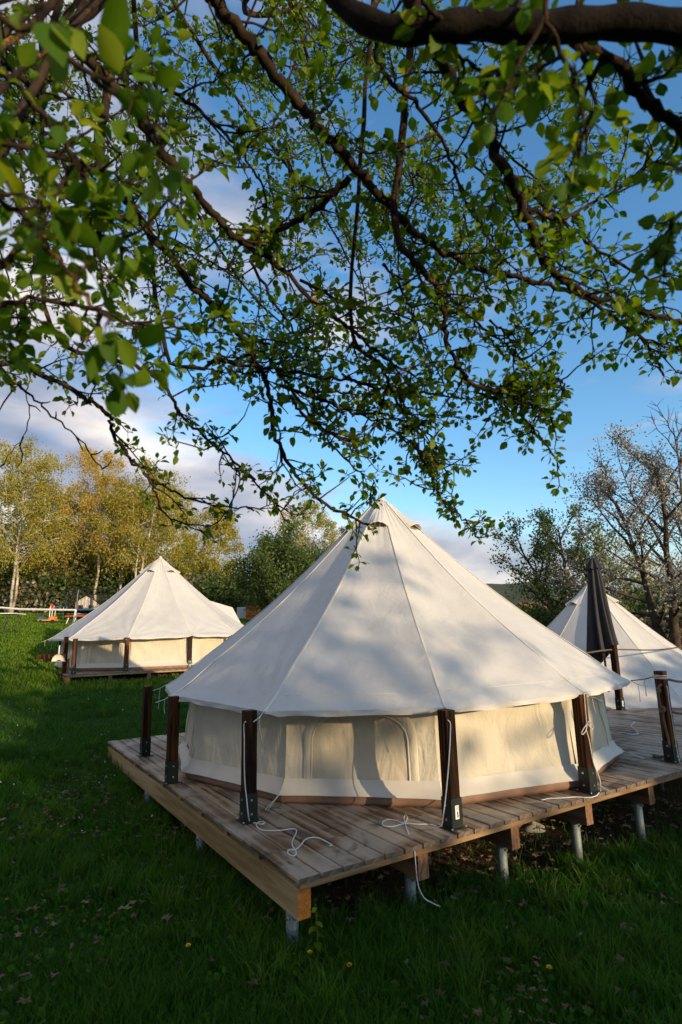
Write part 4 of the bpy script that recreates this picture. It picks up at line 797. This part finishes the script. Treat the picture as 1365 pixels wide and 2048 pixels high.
# middle growth reaching down over the tents
def inmid(x, y): return y < np.interp(x, [0, 200, 330, 450, 560, 640, 760, 880, 960, 1090, 1130, 1150], [640, 690, 740, 830, 900, 930, 960, 950, 890, 850, 800, 0]) and not (415 < x < 530 and 280 < y < 450)
k = 0
while k < 15:
    x = rb.uniform(150, 1050); y = rb.uniform(260, 800)
    if not inmid(x, y): continue
    ln = rb.uniform(110, 230); a = math.radians(rb.uniform(10, 75)); pts = [(x, y)]
    for i in range(4): a += rb.uniform(-.4, .4); pts.append((pts[-1][0] + math.cos(a) * ln / 4, pts[-1][1] + math.sin(a) * ln / 4))
    pts = [p for p in pts if inmid(*p) or p is pts[0]]
    if len(pts) < 3: continue
    d0 = rb.uniform(1.8, 2.6); B(pts, d0, d0 + .15, rb.uniform(.004, .007), .002, .055, .038, connect=False); k += 1
for pts, d in (([(980, 640), (1020, 680), (1045, 730)], 1.85), ([(930, 760), (1000, 800), (1060, 850), (1080, 870)], 1.9), ([(1000, 770), (1060, 800), (1100, 790)], 1.85), ([(820, 880), (860, 930), (880, 980)], 2.0)):
    B(pts, d, d + .05, .004, .002, .04, .040, connect=False)
# far boughs that carry that growth
for pts, d in (([(-80, 30), (150, 200), (330, 330), (480, 560), (600, 680)], 3.0), ([(300, -60), (420, 120), (520, 260), (640, 420), (720, 560)], 3.2), ([(560, -60), (620, 140), (640, 300), (700, 470)], 3.4), ([(0, 260), (140, 400), (330, 470), (480, 560)], 3.1), ([(800, -60), (900, 160), (1010, 300), (1130, 400)], 2.8), ([(500, 30), (640, 20), (760, 60)], 2.6)):
    B(pts, d, d + .7, .017, .005, .06, .037, connect=True)
r = np.random.default_rng(3)
# trunk and limbs
q = MB(); tp = smoothline([(TRUNKB[0], TRUNKB[1], tz0 - .2), (TRUNKB[0] + .03, -1.0, .3), (1.9, -1.02, 1.2), (1.87, -.95, 1.9)], 5); q.tube(tp - OFF, np.linspace(.17, .12, len(tp)), 14); abuild(q, 'trunk', M['bark'], smooth=True)
q = MB(); q.tube(LIMB2 - OFF, np.linspace(.10, .045, len(LIMB2)), 12); abuild(q, 'limb', M['bark'], smooth=True)
lm = smoothline([(1.88, -.95, 1.5), (1.5, -.2, 1.9), PX(1700, 90, 1.0), PX(1500, 60, .95), PX(1365, 54, .92), PX(1250, 45, .92), PX(1150, 50, .92), PX(1050, 55, .92), PX(950, 50, .93), PX(870, 55, .93), PX(790, 60, .95), PX(715, 32, .98), PX(660, -20, 1.0), PX(600, -90, 1.05)], 6)
q = MB(); rad = np.interp(np.arange(len(lm)), [0, 12, 24, 60, len(lm) - 1], [.09, .052, .025, .022, .015]) * (1 + .07 * np.sin(np.arange(len(lm)) * .9)); q.tube(lm - OFF, rad, 12); M['shadebark'] = barkmat('shaded_limb_bark', (.004, .003, .0025), (.016, .012, .009)); abuild(q, 'limb', M['shadebark'], smooth=True)  # limb's shaded look put into a near-black bark colour
leaves = []; tw = MB()                                # leaves: (pos, x axis, y axis, size)
for bi, (P, r0, r1, sp, ls, n0, dens) in enumerate(br):
    S = smoothline(P, 6); rough = r.normal(0, 1, S.shape) * .0035; rough[0] = 0; S = S + rough
    rr8 = np.linspace(r0, r1, len(S)) * (1 + .12 * r.normal(size=len(S)) * .6)
    q = MB(); q.tube(S - OFF, np.maximum(rr8, .0012), 8); abuild(q, 'branch', M['bark'], smooth=True)
    seg = np.linalg.norm(np.diff(S, axis=0), axis=1); cs = np.concatenate([[0], np.cumsum(seg)]); s0 = cs[min(n0 * 6, len(cs) - 2)] if n0 else 0
    s = s0 + r.uniform(0, sp)
    while s < cs[-1]:
        i = min(np.searchsorted(cs, s) - 1, len(S) - 2); i = max(i, 0); p = S[i] + (S[i + 1] - S[i]) * ((s - cs[i]) / (seg[i] + 1e-9)); tg = (S[i + 1] - S[i]) / (seg[i] + 1e-9)
        def cluster(pt, d, n):
            for _ in range(n):
                x = d * r.uniform(.2, .9) + r.normal(0, .75, 3); x[2] -= .15; x /= np.linalg.norm(x); up = np.array([0, 0, 1.]) + r.normal(0, .5, 3); y = np.cross(up, x); y /= np.linalg.norm(y) + 1e-9
                pet = r.uniform(.012, .026) * ls / .042; e = pt + x * pet; tw.tube([pt - OFF, e - OFF], [.0010, .0008], 3, False); leaves.append((e, x, y, ls * .84 * r.uniform(.45, 1.12)))
        d = tg * r.uniform(.2, 1.0) + r.normal(0, .65, 3); d[2] *= .75; d /= np.linalg.norm(d); ln = r.uniform(.02, .07) if r.random() < .45 else r.uniform(.07, .24)
        ln *= min(1.0, max(.3, np.linalg.norm(p - CAM) / 1.7)); m_ = 2 if ln < .07 else 4; T = [p]
        for k_ in range(m_): d = d + r.normal(0, .28, 3) + np.array([0, 0, .05]); d /= np.linalg.norm(d); T.append(T[-1] + d * ln / m_)
        tw.tube(np.array(T) - OFF, np.linspace(max(.0035, r1 * .7), .0016, m_ + 1), 5, False)
        if r.random() < dens:
            cluster(T[-1], d, int(r.integers(4, 8)))
            for k_ in range(1, m_):
                if r.random() < .75 and m_ > 2:
                    d3 = d + r.normal(0, .7, 3); d3 /= np.linalg.norm(d3); e3 = T[k_] + d3 * r.uniform(.012, .05); tw.tube(np.array([T[k_], e3]) - OFF, [.0022, .0018], 4, False); cluster(e3, d3, int(r.integers(4, 7)))
        s += sp * .56 * r.uniform(.6, 1.5)
    (cluster(S[-1], tg, 5) if dens == 1 else None)
abuild(tw, 'twig', M['bark'])['kind'] = 'stuff'
LP = np.array([l[0] for l in leaves]); LX = np.array([l[1] for l in leaves]); LY = np.array([l[2] for l in leaves]); LS = np.array([l[3] for l in leaves]); LZ_ = np.cross(LX, LY)
rel = LP - CAM; dep = rel @ FW; sx = 682.5 + FPX * (rel @ RT) / np.maximum(dep, .05); sy = 1024 - FPX * (rel @ UP) / np.maximum(dep, .05)
keep = (dep > .42) | (dep < -.2); keep &= ~((dep > 0) & (dep < .62) & (sx > 380) & (sx < 1000))
LP, LX, LY, LS, LZ_, dep, sx, sy = [a[keep] for a in (LP, LX, LY, LS, LZ_, dep, sx, sy)]
vis = (dep > 0) & (sx > -20) & (sx < 1385) & (sy > -20) & (sy < 2060); score = np.where(vis, LS / np.maximum(dep, .1), 0); order = np.argsort(-score)
lmesh = []
for V, Q, T in LT:
    lmesh.append([])
    for tn in (.08, .22, .36, .5, .68, .85): q = MB(); q.add(V, Q, T, tn + VEIN); lmesh[-1].append(q.mesh('leaf', M['leaf'], True))
for i in order[:300]:
    X_, Y_, Zv = LX[i] * LS[i], LY[i] * LS[i], LZ_[i] * LS[i]; p = LP[i] - OFF
    link('leaf', lmesh[int(i) % 5][rnd.choice((0, 0, 1, 1, 2, 2, 3, 3, 4, 5))], apple, mat4=Matrix(((X_[0], Y_[0], Zv[0], p[0]), (X_[1], Y_[1], Zv[1], p[1]), (X_[2], Y_[2], Zv[2], p[2]), (0, 0, 0, 1))))
fo = MB(); rest = order[300:]
for k, (V, Q, T) in enumerate(LT):
    ids = rest[rest % 5 == k]; n = len(ids); F = np.stack([LX[ids], LY[ids], LZ_[ids]], 1)
    VV = np.einsum('kj,njc->nkc', V, F) * LS[ids][:, None, None] + (LP[ids] - OFF)[:, None, :]; o3 = (np.arange(n) * len(V))[:, None, None]
    fo.add(VV.reshape(-1, 3), (Q[None] + o3).reshape(-1, 4), (T[None] + o3).reshape(-1, 3), (r.beta(1.3, 1.9, n)[:, None] * .84 + .06 + VEIN[None]).ravel())
abuild(fo, 'foliage', M['leaf'], smooth=True)['kind'] = 'stuff'
r = np.random.default_rng(91); q = MB(); tw2 = MB()
def shade_crown(n, lo, hi, clump):
    lo, hi = np.array(lo), np.array(hi); c = r.uniform(lo, hi, (max(1, n // clump), 3))
    for p in c: e = p + np.array([TRUNKB[0] - p[0], TRUNKB[1] - p[1], -.4]) * .28; tw2.tube(np.array([e, (e + p) / 2 + r.normal(0, .05, 3), p]) - OFF, [.009, .006, .003], 4, False)
    P = np.repeat(c, clump, 0); P = P + r.normal(0, .11, P.shape); leaf_cloud(q, P - OFF, .062, r)
shade_crown(11000, (-3.2, -4.5, 3.7), (4.0, -.6, 5.0), 24)  # unseen foliage behind the camera, added to darken the near grass
abuild(q, 'foliage', M['leaf'])['kind'] = 'stuff'; abuild(tw2, 'twig', M['bark'])['kind'] = 'stuff'
print('apple leaves', len(LP))

# ------------------------------------------------------------------ grass, litter, small plants
def blades(n, rmin, rmax, seed, hmul=1.0):
    r = np.random.default_rng(seed); th_ = r.uniform(-.66, .66, n); rr9 = rmin * (rmax / rmin) ** r.uniform(0, 1, n); x, y = rr9 * np.sin(th_), rr9 * np.cos(th_)
    ud = under_deck(x, y); inside = np.zeros(n, bool)
    tuft = vnoise(x * 1.9, y * 1.9, 3) * .5 + .5 * vnoise(x * 5, y * 5, 8); bare = vnoise(x * 1.1 + 3, y * 1.1, 5)
    keep = (r.uniform(0, 1, n) > ud * .93) & (r.uniform(0, 1, n) > np.clip(-bare * 1.2 - .25, 0, .85) * (rr9 < 9)); x, y, rr9, tuft, ud = x[keep], y[keep], rr9[keep], tuft[keep], ud[keep]; n = len(x)
    z = TZ(x, y); hgt = (.045 + .06 * np.clip(tuft + .4, 0, 1.4)) * r.uniform(.5, 1.5, n) * hmul * np.clip(1.15 - rr9 / 40, .55, 1.1); wdt = np.clip(.0022 + .0011 * rr9, .004, .03) * r.uniform(.7, 1.3, n); a = r.uniform(0, 2 * PI, n); la = r.uniform(0, 2 * PI, n); lean = hgt * r.uniform(.15, .9, n)
    sx_, sy_ = np.cos(a) * wdt / 2, np.sin(a) * wdt / 2; lx, ly = np.cos(la) * lean, np.sin(la) * lean; b0 = np.stack([x, y, z - .005], -1); sd = np.stack([sx_, sy_, 0 * x], -1)
    m1 = b0 + np.stack([lx * .35, ly * .35, hgt * .6], -1); tp = b0 + np.stack([lx, ly, hgt], -1); V = np.stack([b0 - sd, b0 + sd, m1 + sd * .75, m1 - sd * .75, tp], 1)
    i5 = (np.arange(n) * 5)[:, None]; return V.reshape(-1, 3), i5 + np.array([0, 1, 2, 3]), i5 + np.array([3, 2, 4]), np.repeat(r.uniform(0, 1, n), 5)
gq = MB(); gq.add(*blades(330000, 2.0, 34, 4))
def tufts(n, seed):
    r = np.random.default_rng(seed); th_ = r.uniform(-.62, .62, n); rr9 = 2.1 * (14 / 2.1) ** r.uniform(0, 1, n); cx, cy = rr9 * np.sin(th_), rr9 * np.cos(th_); k_ = (under_deck(cx, cy) < .75) & (vnoise(cx * 1.3, cy * 1.3, 12) > -.25); cx, cy = cx[k_], cy[k_]; nb = 26
    x = np.repeat(cx, nb) + r.normal(0, .035, len(cx) * nb); y = np.repeat(cy, nb) + r.normal(0, .035, len(cx) * nb); hs = np.repeat(r.uniform(.09, .22, len(cx)), nb) * r.uniform(.5, 1.1, len(x)); m = len(x); z = TZ(x, y); dr = np.hypot(x, y)
    a = r.uniform(0, 2 * PI, m); w = np.clip(.003 + .0006 * dr, .003, .009) / 2; sd = np.stack([np.cos(a) * w, np.sin(a) * w, 0 * a], -1); la = r.uniform(0, 2 * PI, m); ln = hs * r.uniform(.2, 1.0, m); d = np.stack([np.cos(la) * ln, np.sin(la) * ln, 0 * la], -1); b0 = np.stack([x, y, z - .01], -1); up = np.stack([0 * hs, 0 * hs, hs], -1)
    m1 = b0 + up * .5 + d * .22; m2 = b0 + up * .85 + d * .6; tp = b0 + up * .95 + d; V = np.stack([b0 - sd, b0 + sd, m1 + sd, m1 - sd, m2 + sd * .7, m2 - sd * .7, tp], 1); i7 = (np.arange(m) * 7)[:, None]
    return V.reshape(-1, 3), np.concatenate([i7 + np.array([0, 1, 2, 3]), i7 + np.array([3, 2, 4, 5])]), i7 + np.array([5, 4, 6]), np.repeat(np.repeat(r.uniform(.2, 1, len(cx)), nb), 7)
gq.add(*tufts(3400, 6)); tag(gq.build('grass', M['grass']), 'dark green grass over the whole lawn', 'grass', kind='stuff')
M['litgrass'] = leafmat('lit_grass_blade', [(0.07, 0.15, 0.012), (0.11, 0.20, 0.016), (0.17, 0.25, 0.022), (0.22, 0.27, 0.03)], 0.4, (1.4, 1.5, .5), rough=0.6, spec=0.1)  # brighter than the near grass: sunlight put into the blade colour
mq = MB(); mq.add(*blades(170000, 13.5, 42, 14, 1.3)); tag(mq.build('lit_grass', M['litgrass']), 'longer far lawn grass, its colour lightened to read as sunlit', 'grass', kind='stuff')
def scatter(n, rmin, rmax, seed, pw=1): r = np.random.default_rng(seed); th_ = r.uniform(-.62, .62, n); rr9 = rmin * (rmax / rmin) ** (r.uniform(0, 1, n) ** pw); return rr9 * np.sin(th_), rr9 * np.cos(th_), r
x, y, r = scatter(3600, 2.2, 20, 31); bare = vnoise(x * 1.1 + 3, y * 1.1, 5); k_ = r.uniform(0, 1, len(x)) < np.clip(.22 - bare * 1.0, .08, 1); x, y = x[k_], y[k_]
# brown litter under the sunlit deck
xb, yb = [], []
for cx_, cy_, sd_, nn_ in ((150, 1640, .5, 170), (330, 1660, .45, 150), (230, 1600, .5, 120), (420, 1760, .4, 90), (1000, 1900, .5, 120), (1200, 1850, .5, 110), (1150, 2000, .35, 70), (850, 1990, .35, 60)):
    c_ = PZ(cx_, cy_, -.4)
    for i in range(int(nn_ * (1.4 if cy_ < 1800 else .7))): xb.append(c_[0] + r.normal() * sd_); yb.append(c_[1] + r.normal() * sd_)
for i in range(2600): p = LORG + U * r.uniform(.1, 5.2) + Vv * r.uniform(-.4, 4.5); xb.append(p[0]); yb.append(p[1])
for i in range(1500): p = A0 + U * r.uniform(.3, 5.6) + Vv * r.uniform(.0, 2.5); xb.append(p[0]); yb.append(p[1])
x, y = np.concatenate([x, xb]), np.concatenate([y, yb]); n = len(x); P = np.stack([x, y, TZ(x, y) + r.uniform(.02, .085, n)], -1)
F = rand_frames(n, r); F[:, 0, 2] *= .35; F[:, 1, 2] *= .35; F[:, 2] = np.cross(F[:, 0], F[:, 1])
star = [(0, 0, 0)]; 
for k in range(10): a_ = k / 10 * 2 * PI; rad_ = .55 if k % 2 == 0 else .26; star.append((math.cos(a_) * rad_ * 1.15, math.sin(a_) * rad_ * .8, .14 * math.sin(k * 2.1)))
star = np.array(star); Tst = np.array([[0, 1 + k, 1 + (k + 1) % 10] for k in range(10)]); q = MB(); VV = np.einsum('kj,njc->nkc', star, F) * (r.uniform(.03, .08, n))[:, None, None] + P[:, None]; o3 = (np.arange(n) * 11)[:, None, None]
q.add(VV.reshape(-1, 3), None, (Tst[None] + o3).reshape(-1, 3), np.repeat(r.uniform(0, 1, n), 11)); tag(q.build('fallen_leaves', M['dryleaf']), 'dry brown fallen leaves scattered in the grass', 'leaves', kind='stuff')
x, y, r = scatter(420, 6, 16, 32); k_ = under_deck(x, y) < .3; x, y = x[k_], y[k_]; q = MB()
leaf_cloud(q, np.stack([x, y, TZ(x, y) + .06], -1), .022, r); tag(q.build('daisies', M['white']), 'tiny white daisies dotted over the lawn', 'flowers', kind='stuff')
x, y, r = scatter(4200, 2.2, 8, 33); k_ = (under_deck(x, y) < .2); x, y = x[k_], y[k_]; P = np.repeat(np.stack([x, y, TZ(x, y) + .03], -1), 5, 0); P = P + r.normal(0, .022, P.shape) * np.array([1, 1, .6]); q = MB(); leaf_cloud(q, P, .042, r); tag(q.build('clover', M['grass']), 'broad leaved clover and weeds between the grass', 'weeds', kind='stuff')
def gpx(px_, py_):                                    # ground point under a pixel
    d = ray(px_, py_); lo, hi = .5, 60.0; d = d / np.hypot(d[0], d[1])
    for _ in range(60):
        mid = (lo + hi) / 2; p = CAM + d * mid
        if p[2] > tz(p[0], p[1]): lo = mid
        else: hi = mid
    return CAM + d * lo
def dandelion(px_, py_, label):
    p = gpx(px_, py_); root = empty('dandelion', p, 0, label, 'flower', 'dandelions in the grass'); q = MB(); q.tube([(0, 0, 0), (.005, 0, .05), (.008, .004, .09)], .002, 5); q.build('stem', M['grass'], root); q = MB(); rr_ = np.random.default_rng(int(px_))
    P = np.repeat([[.008, .004, .092]], 60, 0); F = rand_frames(60, rr_); F[:, 0, 2] = np.abs(F[:, 0, 2]) * .6; VV = np.einsum('kj,njc->nkc', LEAFQ, F) * .017 + P[:, None]; q.add(VV.reshape(-1, 3), np.arange(240).reshape(-1, 4)); q.build('flower_head', M['yellow'], root)
dandelion(618, 1945, 'open yellow dandelion nearest the deck corner'); dandelion(697, 1972, 'half closed dandelion right of the open one'); dandelion(1100, 1976, 'lone dandelion in the grass below the middle pile'); dandelion(372, 1930, 'small yellow dandelion in the shaded left grass')
p = gpx(633, 1935); wd = empty('nettle', p, 0, 'upright leafy weed growing beside the deck corner', 'plant'); q = MB(); q.tube([(0, 0, 0), (.01, 0, .15), (.0, .01, .30)], .004, 6); q.build('stem', M['leaf'], wd)
for k in range(11):
    zz = .05 + k * .024; a_ = k * 1.7; V, Q, T = LT[1]; c_, s_ = math.cos(a_), math.sin(a_); Rm = np.array([[c_, -s_, 0], [s_, c_, 0], [0, 0, 1]]); q = MB(); q.add((V * (.075 - .0035 * k)) @ Rm.T + [0, 0, zz], Q, T, k / 11); q.build('leaf', M['leaf'], wd, smooth=True)
for px_, py_, sz, lb in ((1045, 1655, .09, 'pale rounded stone lying under the deck'), (1066, 1660, .11, 'bigger pale stone lying under the deck beside the first')):
    p = gpx(px_, py_); q = MB(); a1, a2 = np.meshgrid(np.linspace(0, PI, 9), np.linspace(0, 2 * PI, 15), indexing='ij'); rr_ = sz * (1 + .12 * np.sin(3 * a2 + 2 * a1) + .08 * np.cos(5 * a1)); q.grid(np.stack([rr_ * np.sin(a1) * np.cos(a2), rr_ * .8 * np.sin(a1) * np.sin(a2), rr_ * .65 * np.cos(a1)], -1)); tag(q.build('stone', M['stone'], smooth=True, loc=tuple(p)), lb, 'stone', 'stones under the deck')

# ------------------------------------------------------------------ things on the far lawn
def bx(q, c, s): q.box(c, s); return q
# bench rail, board and dustpan at the sunlit tent deck
pc = PZ(128, 1347, LZ); st = empty('wooden_stand', (pc[0], pc[1], LZ - .35), .2, 'dark wooden stand with a thick crossbeam at the corner of the sunlit tent deck', 'stand')
q = MB(); q.cham((0, 0, 0), (1.2, .09, .09), .004, [[0, 0, 1], [0, 1, 0], [-1, 0, 0]]); q.build('upright', M['post'], st, loc=(0, 0, .58))
q = MB(); q.cham((-.27, -.06, .74), (.62, .12, .10), .006); q.build('crossbeam', M['post'], st)
q = MB(); q.cham((-.22, -.06, .66), (.42, .10, .05), .004); q.build('under_rail', M['post'], st)
q = MB(); q.cham((0, 0, 0), (.95, .10, .035), .003, [[0, 0, 1], [0, 1, 0], [-1, 0, 0]]); q.build('side_board', M['joist'], st, loc=(.10, -.05, .20))
pd_ = PX(117, 1318, np.dot(pc - CAM, FW) - .18); dp = empty('dustpan', tuple(pd_), .1, 'cream dustpan hanging from the stand at the sunlit tent', 'dustpan')
aa = np.linspace(0, PI, 17); out_ = np.stack([.145 * np.cos(aa), 0 * aa, .16 * np.sin(aa) - .05], -1); q = MB(); cen = np.array([0, .05, -.02]); q.grid(np.stack([out_, out_ * np.array([.93, 1, .93]) + [0, .035, 0], out_ * .5 + cen, out_ * .02 + cen], 0)); q.box((0, .03, -.052), (.29, .06, .006)); q.build('pan', M['cream'], dp, smooth=False)
q = MB(); q.tube([(0, .01, .10), (0, .01, .22), (0, .02, .30)], [.018, .014, .012], 8); q.build('handle', M['white'], dp, smooth=True)
# volleyball net
n1, n2 = gpos(148, 21.5), gpos(-60, 24); vn = empty('volleyball_net', tuple(n1), 0, 'low white topped sports net stretched over the lawn', 'net')
top1 = PX(152, 1220, np.dot(n1 - CAM, FW)) - n1; d2 = n2 - n1; top2 = PX(-60, 1210, np.dot(n2 - CAM, FW)) - n1
q = MB(); q.tube([(-.12, 0, 0), top1], .03, 8); q.build('pole', M['white'], vn, smooth=True); q = MB(); q.tube([d2, top2], .03, 8); q.build('pole', M['white'], vn, smooth=True)
q = MB(); q.tube([top1, (top1 + top2) / 2 - np.array([0, 0, .06]), top2], .035, 6); q.build('top_tape', M['white'], vn)
q = MB(); q.tube([top1, top1 + np.array([.35, -.5, -1.0])], .008, 4); q.tube([top1, top1 + np.array([-.4, .6, -1.0])], .008, 4); q.build('guy_line', M['cord'], vn)
# table tennis table
g = gpos(-6, 25); tt_ = empty('tennis_table', tuple(g), .12, 'grey table on black folding legs cut by the picture edge', 'table'); hgt = (PX(-6, 1228, np.dot(g - CAM, FW))[2] - g[2])
q = MB(); q.box((0, 0, hgt), (1.5, 1.1, .03)); q.build('tabletop', M['white'], tt_)
for sx_ in (-.5, .5):
    for sy_ in (-.4, .4): q = MB(); q.tube([(sx_ * 1.1, sy_, hgt - .02), (sx_ * .9, sy_, 0)], .02, 5); q.build('leg', M['darkmetal'], tt_)
# toy wagon and flag
g = gpos(95, 31); wg = empty('toy_cart', tuple(g), .1, 'low orange wooden toy cart with blue box on the lawn', 'toy'); q = MB(); q.box((0, 0, .22), (1.3, .6, .12)); q.build('tray', M['orange'], wg)
q = MB(); q.box((-.45, 0, .42), (.38, .5, .26)); q.build('box', M['blue'], wg); q = MB(); q.box((.35, 0, .40), (.45, .5, .24)); q.build('seat', M['orange'], wg)
for sx_ in (-.45, .45):
    q = MB(); q.tube([(sx_, -.34, .13), (sx_, -.28, .13)], .13, 12); q.build('wheel', M['darkmetal'], wg)
g = gpos(97, 32.5); fl = empty('pennant', tuple(g), 0, 'red pennant on a white pole above the toy cart', 'flag'); q = MB(); q.tube([(0, 0, 0), (0, 0, 1.35)], .03, 6); q.build('pole', M['white'], fl)
q = MB(); a_ = np.linspace(0, 1, 7); q.grid(np.stack([np.stack([a_ * .34, .05 * np.sin(a_ * 6), 1.55 - a_ * .05], -1), np.stack([a_ * .34, .05 * np.sin(a_ * 6 + .5), 1.0 + a_ * .22], -1)], 0)); q.build('cloth', M['red'], fl)
g = gpos(116, 33.5); tb_ = empty('water_table', tuple(g), 0, 'small blue topped play table on thin legs', 'table'); q = MB(); q.box((0, 0, 1.25), (1.0, .6, .12)); q.build('tabletop', M['blue'], tb_)
for sx_ in (-.4, .4):
    for sy_ in (-.22, .22): q = MB(); q.tube([(sx_, sy_, 1.2), (sx_ * 1.1, sy_, 0)], .025, 5); q.build('leg', M['white'], tb_)
# trampoline cage
g = gpos(205, 33); tpn = empty('trampoline', tuple(g), 0, 'round trampoline with tall dark safety cage behind the sunlit tent', 'trampoline'); RT_ = 1.9
for k in range(6): a_ = k * PI / 3 + .2; q = MB(); q.tube([(RT_ * math.cos(a_), RT_ * math.sin(a_), 0), (RT_ * math.cos(a_), RT_ * math.sin(a_), 2.0), (RT_ * .97 * math.cos(a_), RT_ * .97 * math.sin(a_), 2.35)], .045, 6); q.build('pole', M['darkmetal'], tpn)
a_ = np.linspace(0, 2 * PI, 33); q = MB(); q.tube(np.stack([RT_ * .97 * np.cos(a_), RT_ * .97 * np.sin(a_), 2.35 + 0 * a_], -1), .04, 6); q.build('top_ring', M['darkmetal'], tpn)
q = MB(); q.tube(np.stack([RT_ * np.cos(a_), RT_ * np.sin(a_), .72 + 0 * a_], -1), .09, 6); q.build('padding', M['blue'], tpn); q = MB(); q.lathe([(0, .70), (RT_ * .98, .70)], n=32); q.build('mat', M['black'], tpn)
q = MB()
for k in range(64): b_ = k / 64 * 2 * PI; q.tube([(RT_ * .98 * math.cos(b_), RT_ * .98 * math.sin(b_), .75), (RT_ * .97 * math.cos(b_), RT_ * .97 * math.sin(b_), 2.33)], .006, 3, False)
for k in range(18): q.tube(np.stack([RT_ * .975 * np.cos(a_), RT_ * .975 * np.sin(a_), .8 + k * .085 + 0 * a_], -1), .006, 3, False)
q.build('safety_net', M['black'], tpn)
tpn.scale = (1, 1, .62)
# playhouse
g = gpos(172, 35.5); ph = empty('playhouse', tuple(g), .25, 'small cream playhouse with dark windows behind the cage', 'playhouse'); q = MB(); q.box((0, 0, .65), (1.5, 1.2, 1.3)); q.add([(-.75, -.601, 1.3), (.75, -.601, 1.3), (0, -.601, 1.85)], None, [[0, 1, 2]]); q.build('wall', M['cream'], ph)
q = MB(); q.add([(-.9, -.7, 1.2), (0, -.7, 1.9), (0, .7, 1.9), (-.9, .7, 1.2), (.9, -.7, 1.2), (.9, .7, 1.2)], [[0, 1, 2, 3], [1, 4, 5, 2]]); q.build('roof', M['darkmetal'], ph)
for sx_ in (-.36, .36): q = MB(); q.box((sx_, -.62, .85), (.32, .04, .36)); q.build('window', M['darkmetal'], ph)
q = MB(); q.box((0, -.62, .38), (.34, .04, .7)); q.build('door', M['yellow'], ph)
ph.scale = (.75, .75, .62); wg.scale = (.62, .62, .55); fl.scale = (.65, .65, .5); tb_.scale = (.7, .7, .5)
# red bench
g = gpos(165, 29.5); rbn = empty('picnic_bench', tuple(g), .1, 'low bench with red top on white legs beside the net pole', 'bench'); q = MB(); q.box((0, 0, .62), (1.9, .5, .10)); q.build('tabletop', M['red'], rbn)
for sx_ in (-.8, -.4, .4, .8): q = MB(); q.tube([(sx_, 0, .6), (sx_ - .14, 0, 0)], .03, 5); q.build('leg', M['white'], rbn)
rbn.scale = (.8, .8, .6)
# orange shed and white locker
g = gpos(512, 36); sd_ = empty('garden_shed', tuple(g), .1, 'small orange timber shed under the dark round tree', 'shed')
for k in range(8):
    q = MB(); q.box((-.52 + k * .15, -.5, .62), (.142, .04, 1.25)); q.build('board', M['orange'], sd_)
q = MB(); q.box((0, 0, .6), (1.2, .94, 1.2)); q.build('wall', M['orange'], sd_); q = MB(); q.box((0, -.02, 1.28), (1.4, 1.2, .06)); q.build('roof', M['joist'], sd_); q = MB(); q.box((0, -.53, .95), (1.2, .02, .06)); q.box((0, -.53, .3), (1.2, .02, .06)); q.build('rail', M['joist'], sd_); sd_.scale = (1, 1, .72)
g = gpos(484, 37); lk = empty('cabinet', tuple(g), .1, 'white cabinet standing left of the orange shed', 'cabinet'); q = MB(); q.box((0, 0, .65), (.75, .5, 1.3)); q.build('body', M['white'], lk); q = MB(); q.box((-.18, -.262, .66), (.34, .02, 1.2)); q.build('door', M['cream'], lk); q = MB(); q.box((.18, -.262, .66), (.34, .02, 1.2)); q.build('door', M['cream'], lk)
lk.scale = (.8, .8, .55)
